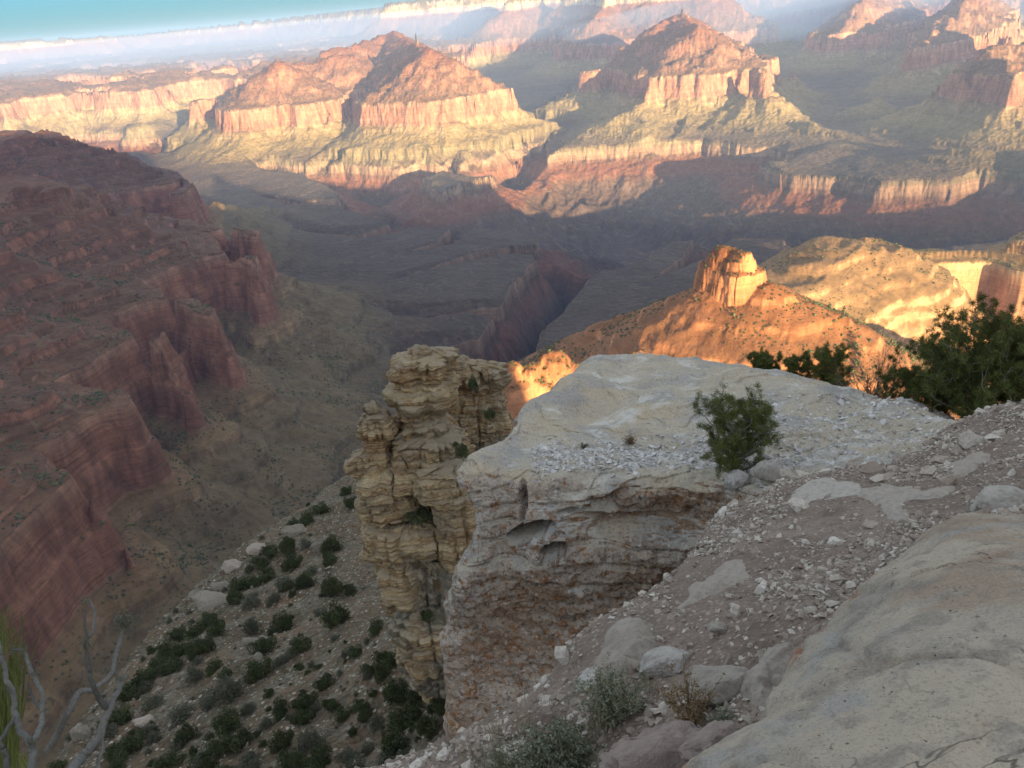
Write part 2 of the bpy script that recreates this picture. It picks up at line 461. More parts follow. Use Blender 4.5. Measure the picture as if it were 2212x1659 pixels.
# hills with a sharp crest: (points (x, y, z), side slope)
HILLS = []
def hill(pts, slope=0.62, rad=0.0):
    P = []
    for u, v, h in pts:
        p = ph(u, v, h); P.append((p[0], p[1], -p[2]))
    HILLS.append((np.array(P), slope, rad))
hill([(1505, 655, 1075), (1560, 600, 1085), (1600, 600, 1080), (1655, 612, 1060)], .62, 10)
hill([(1505, 655, 1075), (1440, 710, 1040), (1385, 768, 1000), (1290, 778, 960), (1245, 800, 930)], .62)
hill([(1300, 776, 960), (1245, 798, 935), (1208, 772, 915), (1190, 773, 905), (1150, 800, 890), (1100, 800, 880)], .95)
hill([(1655, 612, 1060), (1740, 650, 1055), (1830, 692, 1045), (1855, 760, 1000)], .62)
hill([(1500, 640, 1100), (1420, 662, 1150), (1300, 700, 1190), (1205, 745, 1220)], .6)
hill([(1660, 640, 1090), (1690, 650, 1300), (1700, 640, 1480)], .55)
hill([(1706, 604, 1690), (1748, 566, 1770), (1800, 530, 1860), (1880, 534, 1900)], .62, 60)
hill([(1860, 768, 1030), (1980, 792, 1100), (2080, 795, 1250), (2260, 775, 1400)], .6)

def layers_D(x, y, full):
    wx = x + 90 * fbm2(x, y, 700, 3, 11); wy = y + 90 * fbm2(x, y, 700, 3, 21)
    far = np.clip((np.hypot(x, y) - 4500) / 2500, 0, 1)
    wx = x + (wx - x) * (0.5 + .5 * far) + 22 * fbm2(x, y, 210, 3, 15); wy = y + (wy - y) * (0.5 + .5 * far) + 22 * fbm2(x, y, 210, 3, 25)
    D = np.full(x.shape, 1e9, np.float32)
    for P, na in RIDGES:
        D = np.minimum(D, seg_field(wx, wy, P))
    for P, D0, Dc in POLYS:
        sd = poly_sd(wx, wy, P)
        D = np.minimum(D, np.maximum(D0 + 26 + sd, Dc - 20))
    bg = 1250 - 1250 * fbm2(x, y, 2600, 4, 301, ridge=True)
    bg = bg + 2200 * (1 - np.clip((np.hypot(x, y) - 7000) / 4500, 0, 1)) + 900 * np.clip((x + 500) / 1500, 0, 1)
    D = np.minimum(D, np.maximum(bg, 690))
    g = np.clip((D + 100) / 500, 0.25, 1.3) * (0.5 + 0.8 * far)
    D = D - g * 95 * (fbm2(x, y, 700, 4, 31, ridge=True, gain=.55) - 0.25)
    D = D - (20 + 22 * far) * (fbm2(x, y, 250, 3 if full else 1, 41, ridge=True) - 0.2)
    if full:
        slp = np.clip((D - 790) / 60, 0, 1) * np.clip((1250 - D) / 200, 0, 1) + np.clip((700 - D) / 100, 0, .5)
        D = D + slp * (34 * np.abs(fbm2(x, y, 260, 4, 43, gain=.55)) * (2.6 - far)) + 9 * fbm2(x, y, 70, 4, 51, gain=.6)
    return D, wx, wy, far

def tilt_of(x, y):
    t = np.clip((np.hypot(x, y) - 7500) / 8000, 0, 1)
    return 210 * t * t * (3 - 2 * t)

def canyon_z(x, y, full=True):
    x = x.astype(np.float32); y = y.astype(np.float32)
    D, wx, wy, far = layers_D(x, y, full)
    z = np.interp(D, PD, PZ).astype(np.float32)
    z = np.where(D < 0, np.minimum(-D * 0.05, 12), z)
    z = z + 7 * fbm2(x, y, 350, 4 if full else 1, 61) * np.clip((D - 900) / 300, 0.3, 2.2)
    if full:
        flat = np.clip((D - 1100) / 300, 0, 1)
        z = z + flat * 34 * (np.abs(fbm2(x, y, 640, 5, 63, gain=.55)) - .12)
    gs = poly_sd(wx, wy, GORGE)
    fl = fbm2(x, y, 560, 3, 71, ridge=True); fl2 = fbm2(x, y, 150, 3 if full else 1, 81, ridge=True)
    dep = np.clip(-gs / 500, 0, 1)
    gin = -gs + 25 * (fl + .2) - 22 * fl2 - dep * (230 * fl + 45 * fl2)
    if full:
        gin = gin - 8 * fbm2(x, y, 45, 2, 85, ridge=True)
    zg = np.where(gin > 0, -1012 + np.interp(gin, PGX, PGZ), -1012 - gin * 0.9 ).astype(np.float32)
    zg = np.where(gin < 0, -1012 - gin * 3.0, zg)
    fade = np.clip((-905 - z) / 70, 0, 1)
    z = z - np.maximum(z - zg, 0) * fade
    G = np.full(x.shape, 1e9, np.float32)
    for P, sc in STREAMS:
        G = np.minimum(G, seg_field(wx, wy, P * np.array([1, 1, sc])) / sc)
    G = np.maximum(G + 50 * fl + 26 * fl2, 0)
    z = z - np.maximum(z - np.interp(G, GD, GZ).astype(np.float32), 0) * fade
    z = z + tilt_of(x, y)
    # near lit butte and its ridges
    m = (np.abs(x - 500) < 1100) & (y > 250) & (y < 2300)
    if m.any():
        xs, ys = x[m], y[m]
        n1 = fbm2(xs, ys, 170, 4 if full else 2, 401, ridge=True); n1b = fbm2(xs, ys, 28, 3, 411, ridge=True) if full else 0
        zh = np.full(xs.shape, -5000, np.float32)
        for P, sl, rad in HILLS:
            d = np.full(xs.shape, 1e9, np.float32); dz = d.copy()
            for a, b in zip(P[:-1], P[1:]):
                dx, dy = b[0] - a[0], b[1] - a[1]
                t = np.clip(((xs - a[0]) * dx + (ys - a[1]) * dy) / (dx * dx + dy * dy), 0, 1)
                dd = np.hypot(xs - a[0] - t * dx, ys - a[1] - t * dy)
                zz = -(a[2] + t * (b[2] - a[2])) - sl * np.maximum(dd - rad, 0) - .55 * np.maximum(dd - 170, 0)
                dz = np.where(zz > -dz, -zz, dz)
            dd = -dz
            zh = np.maximum(zh, dd)
        zh = zh + 9 * (n1 - .2) * np.clip((-330 - zh) / 60, 0, 1.4) + 2.2 * n1b
        jag = np.clip(1 - np.abs(xs - 30) / 110, 0, 1) * np.clip(1 - np.abs(ys - 890) / 90, 0, 1)
        zh = zh + jag * (16 * fbm2(xs, ys, 42, 4, 471, ridge=True, gain=.6) + 5)
        # ledges
        q = (zh + 3 * fbm2(xs, ys, 120, 2, 421)) / 24.0
        fr = q - np.floor(q)
        zh = zh + 24 * (np.where(fr < .8, fr * .75, .6 + (fr - .8) * 2.0) - fr) * .8
        # the butte itself
        pb = [ph(u, v, h)[:2] for u, v, h in ((1565, 560, 1095), (1612, 560, 1070))]
        a, b = pb
        dx, dy = b[0] - a[0], b[1] - a[1]
        t = np.clip(((xs - a[0]) * dx + (ys - a[1]) * dy) / (dx * dx + dy * dy), 0, 1)
        dd = np.hypot(xs - a[0] - t * dx, ys - a[1] - t * dy)
        dd = dd + 7 * fbm2(xs, ys, 70, 2, 431) + .12 * (xs - ph(1590, 560, 1085)[0]) + (1.0 * fbm2(xs, ys, 14, 3, 441) if full else 0)
        dd = dd + 4.5 * np.round(2.4 * fbm2(xs, ys, 26, 2, 451)) / 2.4
        zt = ph(1590, 536, 1085)[2] + (3.5 * np.round(3 * fbm2(xs, ys, 30, 2, 461)) / 3)
        zb = zt + np.interp(dd, [0, 9, 11, 17, 19, 29, 31, 33, 35, 37.5, 60], [0, -2, -9, -12, -22, -26, -40, -42, -62, -70, -900])
        zh = np.maximum(zh, zb)
        zz = z[m]; z[m] = np.maximum(zz, zh)
    if full:
        z = z + 1.8 * fbm2(x, y, 40, 4, 91)
    return z

def polar_terrain(name, az0, az1, ncol, r0, r1, nrow, zf, mat):
    az = np.linspace(math.radians(az0), math.radians(az1), ncol)
    nf = int(nrow * 2.2)
    lr = np.linspace(math.log(r0), math.log(r1), nf)
    sub = az[::6]
    X = np.exp(lr)[:, None] * np.sin(sub)[None]; Y = np.exp(lr)[:, None] * np.cos(sub)[None]
    Zc = zf(X, Y, False)
    R = np.exp(lr)[:, None]
    el = Zc / R
    w = np.abs(np.diff(el, axis=0)) + 0.25 * np.diff(lr)[:, None] + 0.0001
    # smooth sideways and along
    k = np.ones(9) / 9
    w = np.apply_along_axis(lambda m: np.convolve(m, k, 'same'), 0, w)
    pad = np.pad(w, ((0, 0), (8, 8)), 'edge')
    w = sum(pad[:, i:i + w.shape[1]] for i in range(17)) / 17
    cum = np.vstack([np.zeros((1, w.shape[1])), np.cumsum(w, 0)])
    cum /= cum[-1]
    tt = np.linspace(0, 1, nrow)
    LR = np.stack([np.interp(tt, cum[:, j], lr) for j in range(cum.shape[1])], 1)
    ai = np.linspace(0, cum.shape[1] - 1, ncol) if False else np.interp(az, sub, np.arange(len(sub)))
    i0 = np.clip(np.floor(ai).astype(int), 0, LR.shape[1] - 2); f = np.clip(ai - i0, 0, 1)
    LRf = LR[:, i0] * (1 - f) + LR[:, i0 + 1] * f
    Rr = np.exp(LRf)
    X = Rr * np.sin(az)[None]; Y = Rr * np.cos(az)[None]
    Z = zf(X, Y, True)
    V = np.stack([X, Y, Z], -1)
    return V

def add_strat(o, val):
    at = o.data.attributes.new('strat', 'FLOAT', 'POINT')
    at.data.foreach_set('value', val.astype(np.float32).ravel())

NC, NR = int(1500 * QUICK), int(1300 * QUICK)
V = polar_terrain('terrain', -50, 46, NC, 330, 36000, NR, canyon_z, M_CANYON)
VX, VY, VZ = V[..., 0], V[..., 1], V[..., 2]
RR = np.hypot(VX, VY)
reg = np.zeros(RR.shape, int)                                   # plateau and gorge
nearhill = (VY < 1650) & (VX > -330 + 0.28 * VY * 0) & (VX > -260) & (VZ > -800) & (RR < 1560)
nearmass = (VX > 520) & (VY > 1350) & (VY < 2500) & (VX < 1900) & (VZ > -900) & ~nearhill
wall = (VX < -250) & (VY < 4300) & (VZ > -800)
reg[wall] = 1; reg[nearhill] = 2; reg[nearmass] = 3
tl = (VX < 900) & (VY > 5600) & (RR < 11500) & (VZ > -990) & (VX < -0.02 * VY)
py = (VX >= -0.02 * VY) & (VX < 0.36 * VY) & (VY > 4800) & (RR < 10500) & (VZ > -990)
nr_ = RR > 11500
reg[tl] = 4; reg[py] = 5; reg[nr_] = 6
F_all = grid_faces(NR, NC)
rf = reg.ravel()[F_all].max(1)
zs = VZ - tilt_of(VX, VY)
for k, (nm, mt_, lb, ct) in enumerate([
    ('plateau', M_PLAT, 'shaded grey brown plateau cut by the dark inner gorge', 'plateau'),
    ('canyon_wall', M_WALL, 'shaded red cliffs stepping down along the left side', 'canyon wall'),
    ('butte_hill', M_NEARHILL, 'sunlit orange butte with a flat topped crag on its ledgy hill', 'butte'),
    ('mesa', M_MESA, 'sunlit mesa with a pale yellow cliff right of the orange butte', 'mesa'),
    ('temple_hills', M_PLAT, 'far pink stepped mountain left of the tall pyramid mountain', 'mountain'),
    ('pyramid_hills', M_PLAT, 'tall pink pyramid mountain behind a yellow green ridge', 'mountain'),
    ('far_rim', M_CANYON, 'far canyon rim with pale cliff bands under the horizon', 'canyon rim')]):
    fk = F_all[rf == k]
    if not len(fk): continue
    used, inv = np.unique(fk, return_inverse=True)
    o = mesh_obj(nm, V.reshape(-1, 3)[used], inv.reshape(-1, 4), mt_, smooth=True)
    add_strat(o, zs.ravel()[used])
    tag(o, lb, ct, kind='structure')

# ------------------------------------------------------------------ unseen rim behind the camera, its crest shaped to cast the big shadow
sA, cA, tE = math.sin(SUN_AZ), math.cos(SUN_AZ), math.tan(SUN_EL)
KQ = [(-9000, 160), (-3000, 170), (-200, 150), (0, 60), (310, 30), (345, -20), (362, -400), (450, -580), (700, -580), (850, -500), (900, -480), (980, -480), (1100, -570), (1500, -680), (2200, -700), (2600, -760), (3200, -840), (9000, -900)]  # crest heights set by which spots should be lit and which shaded
ss = np.concatenate([np.linspace(160, 600, 12), np.linspace(700, 3600, 26)]); qs = np.concatenate([np.linspace(-5000, 300, 60), np.linspace(310, 700, 60), np.linspace(720, 9000, 90)])
Sg, Qg = np.meshgrid(ss, qs, indexing='ij')
Kz = np.interp(Qg + 14 * fbm2(Sg, Qg, 60, 2, 901), *zip(*KQ)) + 18 * fbm2(Sg, Qg, 300, 3, 905)
crest = np.clip(1 - np.abs(Sg - 600) / 420, 0, 1)
Zr = Kz + 600 * tE - 70 * (1 - crest) - np.clip(600 - Sg, 0, 999) * .12 - np.where(Qg > 440, 0, 0)
Zr[0] = -1100; Zr[:, 0] = -1100; Zr[-1] = -1100
Xr = Sg * sA - Qg * cA; Yr = Sg * cA + Qg * sA
Vr = np.stack([Xr, Yr, Zr], -1)
o = mesh_obj('shadow_rim', Vr.reshape(-1, 3), grid_faces(len(ss), len(qs)), M_WALL, smooth=True)
add_strat(o, Zr)
tag(o, 'unseen rim behind the viewpoint, shaped to cast the big shadow', 'shadow caster', kind='structure')


# ================================================================== the near rim
def cr(P, n):
    """Catmull-Rom along axis 0 of P (k, ..., 3) -> n samples"""
    k = len(P)
    Q = np.concatenate([[2 * P[0] - P[1]], P, [2 * P[-1] - P[-2]]])
    t = np.linspace(0, k - 1, n); i = np.clip(t.astype(int), 0, k - 2); f = (t - i).reshape((-1,) + (1,) * (P.ndim - 1))
    a, b, c, d = Q[i], Q[i + 1], Q[i + 2], Q[i + 3]
    return 0.5 * (2 * b + (c - a) * f + (2 * a - 5 * b + 4 * c - d) * f ** 2 + (3 * b - a - 3 * c + d) * f ** 3)
def gnormals(P):
    du = np.gradient(P, axis=1); dv = np.gradient(P, axis=0)
    n = np.cross(du, dv); return n / (np.linalg.norm(n, axis=-1, keepdims=True) + 1e-9)
def project(P):
    f = P @ _F
    return 1106 + FPX * (P @ _R) / f, 829.5 - FPX * (P @ _U) / f
def patch(rows, n, m, disp=None, flip=False):
    """rows: control rows of 3-D points; returns the displaced fine grid"""
    C = np.array(rows, float)
    P = cr(C, n); P = cr(P.transpose(1, 0, 2), m).transpose(1, 0, 2)
    N = gnormals(P)
    if np.mean(N[..., 2]) < 0: N = -N
    if disp is not None: P = P + disp(P, N)
    return P
def patch_obj(name, P, mat, smooth=True):
    f = grid_faces(P.shape[0], P.shape[1])
    N = gnormals(P)
    if np.mean(N[..., 2]) > 0: f = f[:, ::-1]
    f = f[:, ::-1] if np.mean(np.cross(P[0, 1] - P[0, 0], P[1, 0] - P[0, 0])) > 1e9 else f
    return mesh_obj(name, P.reshape(-1, 3), f, mat, smooth=smooth)
class Surf:
    """look up points of a patch by where they lie"""
    def __init__(s, P):
        s.P = P; s.N = gnormals(P)
        if np.mean(s.N[..., 2]) < 0: s.N = -s.N
        s.u, s.v = project(P); s.d = np.linalg.norm(P, axis=-1)
    def at(s, u, v):
        e = np.hypot(s.u - u, s.v - v); m = e.min()
        c = np.where(e < m + 3, s.d, 1e9); k = np.unravel_index(np.argmin(c), c.shape)
        return s.P[k].copy(), s.N[k].copy()

# ---- materials of the near rock
def rock_colors(a, base, tones, scale, amt=1.0):
    c = base
    for k, (col, sc, lo, hi, st) in enumerate(tones):
        m = a.mr(a.noise(sc * scale, 5, 0.62, off=11.3 * (k + 1)), lo, hi, 0, st)
        c = a.mix(m, c, col)
    return c
def m_ledge():
    a = NT('pale_limestone')
    nz = a.sep(a.g.outputs['Normal'])[2]
    top = rock_colors(a, (0.50, 0.43, 0.335), [((0.52, 0.41, 0.28), 0.6, .50, .62, .8), ((0.36, 0.345, 0.33), 1.1, .48, .60, .75), ((0.66, 0.62, 0.56), 1.8, .53, .64, .85), ((0.42, 0.28, 0.17), 0.9, .62, .74, .5)], 1)
    face = rock_colors(a, (0.53, 0.45, 0.37), [((0.40, 0.31, 0.24), 0.7, .45, .6, .7), ((0.25, 0.21, 0.175), 2.2, .48, .62, .6), ((0.55, 0.49, 0.45), 7, .54, .62, .8), ((0.30, 0.165, 0.08), 0.55, .47, .58, .6), ((0.33, 0.14, 0.04), 9, .54, .61, .8), ((0.10, 0.085, 0.075), 12, .56, .64, .75), ((0.62, 0.56, 0.52), 20, .58, .64, .8)], 1)
    st = a.mr(a.math('ADD', nz, a.math('MULTIPLY', a.math('SUBTRACT', a.noise(1.6, 4), .5), .7)), 0.62, 0.86, smooth=True)
    col = a.mix(st, face, top)
    sp = a.noise(26, 5, .7, off=50)
    col = a.mix(a.mr(sp, .56, .66, 0, .6), col, (0.52, 0.48, 0.45))
    col = a.mix(a.mr(sp, .44, .36, 0, .6), col, (0.13, 0.11, 0.095))
    h = a.math('ADD', a.math('MULTIPLY', a.noise(5, 7, .68), 1.0), a.math('MULTIPLY', a.voro(14), .18))
    h = a.math('ADD', h, a.math('MULTIPLY', a.noise(30, 4, .7), .3))
    return a.done(col, a.bump(h, 0.16, 0.9))
def m_tower():
    a = NT('banded_limestone')
    x = a.sep(); c = a.n('ShaderNodeCombineXYZ')
    wob = a.math('MULTIPLY', a.math('SUBTRACT', a.noise(0.45, 3), .5), 0.8)
    zz = a.math('ADD', x[2], wob)
    a.lk(a.math('MULTIPLY', x[0], .03), c.inputs[0]); a.lk(a.math('MULTIPLY', x[1], .03), c.inputs[1]); a.lk(a.math('MULTIPLY', zz, 1.0), c.inputs[2])
    b = a.noise(0.9, 6, .72, vec=c.outputs[0])
    col = a.ramp(b, [(.30, (0.13, 0.075, 0.04)), (.40, (0.32, 0.19, 0.095)), (.45, (0.48, 0.34, 0.18)), (.485, (0.22, 0.13, 0.075)), (.52, (0.56, 0.43, 0.25)), (.56, (0.36, 0.23, 0.12)), (.60, (0.62, 0.50, 0.31)), (.68, (0.33, 0.20, 0.11)), (.78, (0.5, 0.38, 0.22))])
    gr = a.mr(a.noise(0.25, 4, off=8), .48, .60)
    gr = a.math('MULTIPLY', gr, a.mr(x[2], -20, -27, 0.55, 1.0))
    col = a.mix(a.math('MULTIPLY', gr, .85), col, (0.20, 0.185, 0.15))
    col = a.mix(a.mr(a.noise(1.6, 6, .75, off=3), .52, .68, 0, .6), col, (0.15, 0.13, 0.105))
    col = a.mix(a.mr(a.noise(0.5, 4, .6, off=31), .58, .68, 0, .6), col, (0.46, 0.27, 0.12))
    nz = a.sep(a.g.outputs['Normal'])[2]
    col = a.mix(a.mr(nz, .55, .85, 0, .7), col, (0.36, 0.30, 0.215))
    h = a.math('ADD', a.math('MULTIPLY', b, 1.3), a.noise(2.2, 7, .72))
    return a.done(col, a.bump(h, 0.5, 0.9))
def m_slab():
    a = NT('smooth_grey_limestone')
    col = rock_colors(a, (0.47, 0.39, 0.30), [((0.33, 0.29, 0.245), 1.1, .47, .57, .8), ((0.33, 0.235, 0.165), 2.0, .50, .60, .75), ((0.36, 0.34, 0.31), 3.6, .54, .62, .7), ((0.23, 0.20, 0.17), 9, .5, .6, .6)], 1)
    at = a.n('ShaderNodeAttribute', attribute_name='edge')
    li = a.math('MULTIPLY', a.mr(a.noise(7, 5, .65, off=4), .50, .56), at.outputs['Fac'])
    col = a.mix(li, col, (0.30, 0.085, 0.018))
    spot = a.math('MULTIPLY', a.mr(a.noise(48, 3, .6, off=19), .64, .67), a.mr(a.noise(3.0, 3, off=77), .50, .58))
    col = a.mix(a.math('MULTIPLY', spot, .85), col, (0.055, 0.05, 0.048))
    sp2 = a.math('MULTIPLY', a.mr(a.noise(34, 5, .75, off=9), .60, .64), a.mr(a.noise(2.2, 3, off=61), .58, .64))
    col = a.mix(sp2, col, (0.06, 0.055, 0.05))
    gr = a.noise(110, 4, .75, off=33)
    col = a.mix(a.mr(gr, .54, .64, 0, .5), col, (0.44, 0.40, 0.35)); col = a.mix(a.mr(gr, .46, .36, 0, .5), col, (0.15, 0.13, 0.11))
    h = a.math('ADD', a.noise(4, 9, .66), a.math('MULTIPLY', a.noise(60, 5, .7), .25))
    ck = a.mr(a.math('ABSOLUTE', a.math('SUBTRACT', a.noise(1.7, 5, .6, off=15, dist=.6), .5)), 0, .006, 1, 0)
    ck = a.math('MULTIPLY', ck, a.mr(a.noise(1.2, 2, off=91), .5, .56))
    col = a.mix(a.math('MULTIPLY', ck, .6), col, (0.08, 0.07, 0.06))
    h = a.math('SUBTRACT', h, a.math('MULTIPLY', ck, .5))
    return a.done(col, a.bump(h, 0.09, 0.9), 0.85)
def m_dirt():
    a = NT('stony_dirt')
    col = rock_colors(a, (0.20, 0.15, 0.12), [((0.28, 0.22, 0.175), 1.5, .48, .62, .7), ((0.11, 0.085, 0.07), 4, .5, .65, .6)], 1)
    v = a.voro(38, out='Color'); vs = a.n('ShaderNodeSeparateColor'); a.lk(v, vs.inputs[0])
    pb = a.math('MULTIPLY', a.math('GREATER_THAN', vs.outputs[0], .45), a.math('LESS_THAN', a.voro(38), .42))
    col = a.mix(a.math('MULTIPLY', pb, .8), col, a.ramp(vs.outputs[1], [(0, (0.13, 0.10, 0.08)), (.6, (0.28, 0.23, 0.18)), (1, (0.42, 0.37, 0.31))]))
    h = a.math('ADD', a.math('MULTIPLY', a.math('SUBTRACT', 1, a.voro(38)), .5), a.noise(9, 6, .7))
    return a.done(col, a.bump(h, 0.05, .9))
def m_slope():
    a = NT('tan_scree')
    col = rock_colors(a, (0.12, 0.086, 0.054), [((0.165, 0.11, 0.068), .05, .45, .6, .8), ((0.16, 0.135, 0.10), .25, .45, .6, .7), ((0.30, 0.14, 0.075), .035, .60, .66, .75), ((0.30, 0.27, 0.21), 1.4, .56, .66, .7), ((0.09, 0.085, 0.06), .9, .54, .64, .7)], 1)
    v = a.voro(2.2, out='Color'); vs = a.n('ShaderNodeSeparateColor'); a.lk(v, vs.inputs[0])
    pb = a.math('MULTIPLY', a.math('GREATER_THAN', vs.outputs[0], .6), a.math('LESS_THAN', a.voro(2.2), .38))
    col = a.mix(a.math('MULTIPLY', pb, .8), col, a.ramp(vs.outputs[1], [(0, (0.10, 0.085, 0.06)), (.7, (0.34, 0.29, 0.22)), (1, (0.48, 0.44, 0.37))]))
    h = a.math('ADD', a.math('SUBTRACT', 1, a.voro(2.2)), a.noise(.8, 6, .7))
    return a.done(col, a.bump(h, 0.5, .9))
def m_stone(name, c1, c2, c3, sc=12, bump=.02, rnd=0.0):
    a = NT(name)
    oi = a.n('ShaderNodeObjectInfo').outputs['Random']
    at = a.n('ShaderNodeAttribute', attribute_name='tone').outputs['Fac']
    t = a.math('FRACT', a.math('ADD', a.math('ADD', oi, at), a.math('MULTIPLY', a.noise(sc * .3, 3), .25)))
    col = a.ramp(t, [(0, c1), (.5, c2), (.85, c3), (1, c1)])
    col = a.mix(a.mr(a.noise(sc * 2, 5, .7), .45, .65, 0, .5), col, tuple(x * .6 for x in c1))
    return a.done(col, a.bump(a.noise(sc * 2, 6, .7), bump, .8))
M_LEDGE, M_TOWER, M_SLAB, M_DIRT, M_SLOPE = m_ledge(), m_tower(), m_slab(), m_dirt(), m_slope()
M_STONE = m_stone('gravel_stone', (0.22, 0.17, 0.135), (0.36, 0.30, 0.245), (0.52, 0.47, 0.41), 25, .006)
M_PEBBLE = m_stone('white_pebble', (0.34, 0.31, 0.29), (0.48, 0.46, 0.44), (0.60, 0.58, 0.55), 25, .004)
M_BOULDER = m_stone('pale_boulder', (0.28, 0.24, 0.20), (0.36, 0.325, 0.285), (0.42, 0.39, 0.36), 9, .03)
M_HROCK = m_stone('hillside_rock', (0.16, 0.13, 0.10), (0.22, 0.185, 0.145), (0.28, 0.25, 0.205), 3, .05)
M_PURPLE = m_stone('mauve_boulder', (0.29, 0.225, 0.195), (0.36, 0.29, 0.265), (0.44, 0.385, 0.36), 9, .05)
def leafmat(name, c1, c2, tr=0.25):
    a = NT(name)
    at = a.n('ShaderNodeAttribute', attribute_name='tone').outputs['Fac']
    oi = a.n('ShaderNodeObjectInfo').outputs['Random']
    t = a.math('ADD', a.math('MULTIPLY', at, .8), a.math('MULTIPLY', oi, .25))
    col = a.ramp(t, [(0, c1), (1, c2)])
    a.b.inputs['Roughness'].default_value = .7
    return a.done(col)
M_PINE = leafmat('pinyon_needles', (0.038, 0.05, 0.014), (0.145, 0.155, 0.045))
M_JUN = leafmat('juniper_foliage', (0.028, 0.038, 0.016), (0.10, 0.11, 0.05))
M_GREYLEAF = leafmat('grey_scrub_leaves', (0.06, 0.062, 0.042), (0.13, 0.13, 0.09))
M_SAGE = leafmat('sage_leaves', (0.10, 0.115, 0.075), (0.22, 0.235, 0.165))
M_BARK = m_stone('grey_bark', (0.13, 0.11, 0.09), (0.20, 0.18, 0.155), (0.26, 0.24, 0.21), 30, .01)
M_TWIG = m_stone('dead_wood', (0.085, 0.08, 0.072), (0.125, 0.118, 0.105), (0.17, 0.16, 0.145), 60, .003)
M_STRAW = leafmat('dry_grass', (0.20, 0.155, 0.08), (0.34, 0.28, 0.17))
M_SEED = leafmat('brown_seed_heads', (0.13, 0.085, 0.045), (0.22, 0.15, 0.08))
M_EPHEDRA = leafmat('green_stems', (0.045, 0.06, 0.014), (0.11, 0.115, 0.03))
M_TWIGBROWN = leafmat('brown_twigs', (0.10, 0.075, 0.06), (0.18, 0.14, 0.115))

# ---- the big pale ledge
def ledge_disp(P, N):
    u, v = project(P)
    steep = np.clip(1.25 - N[..., 2] * 1.5, 0, 1)[..., None]
    big = fbm3(P, 2.6, 4, 501)[..., None] * 0.30
    top = (fbm3(P, 1.4, 5, 511, sq=2.5)[..., None] * 0.30 + .10 * (np.floor(fbm3(P, 2.2, 3, 517) * 5 + .2 * fbm3(P, .3, 2, 518)) / 5)[..., None] + np.maximum(0, fbm3(P, .55, 3, 514, sq=3))[..., None] * .10)
    # thin ledges on the face
    zw = P[..., 2] + 0.25 * fbm3(P, 1.8, 2, 521)
    band = np.clip((P[..., 2] + 7.6) / .7, 0, 1)
    ph_ = zw / 0.23
    fr = ph_ - np.floor(ph_)
    led = ((np.abs(fr - .5) < .36).astype(float) * .03 + n2(np.floor(ph_) * 7.3, P[..., 0] * 1.6, 5) * .06) * band
    rough = fbm3(P, .55, 5, 531, ridge=True) * 0.12 + fbm3(P, .13, 3, 541) * 0.05
    rough = rough + fbm3(P, 1.5, 4, 535) * .22
    face = (led + rough)[..., None]
    off = N * (big * (.7 - .4 * steep) + top * (1 - steep) + face * steep)
    # hollows
    for (cu, cv, ru, rv, dep) in ((1148, 1148, 46, 20, 1.7), (1197, 1190, 25, 20, 1.5), (1130, 1085, 10, 45, .35), (1270, 1092, 60, 9, .22), (1330, 1065, 50, 7, .18)):
        e = ((u - cu) / ru) ** 2 + ((v - cv + .25 * (u - cu)) / rv) ** 2
        m = np.clip(1.25 - e * (1 + 0.6 * fbm3(P, .35, 4, 551)), 0, 1) ** .6
        off = off - (N * .7 + np.array([0, 0, -.25])) * (m * dep)[..., None] * (v > 960)[..., None]
    return off
L = lambda *q: [pd(u, v, d) for u, v, d in q]
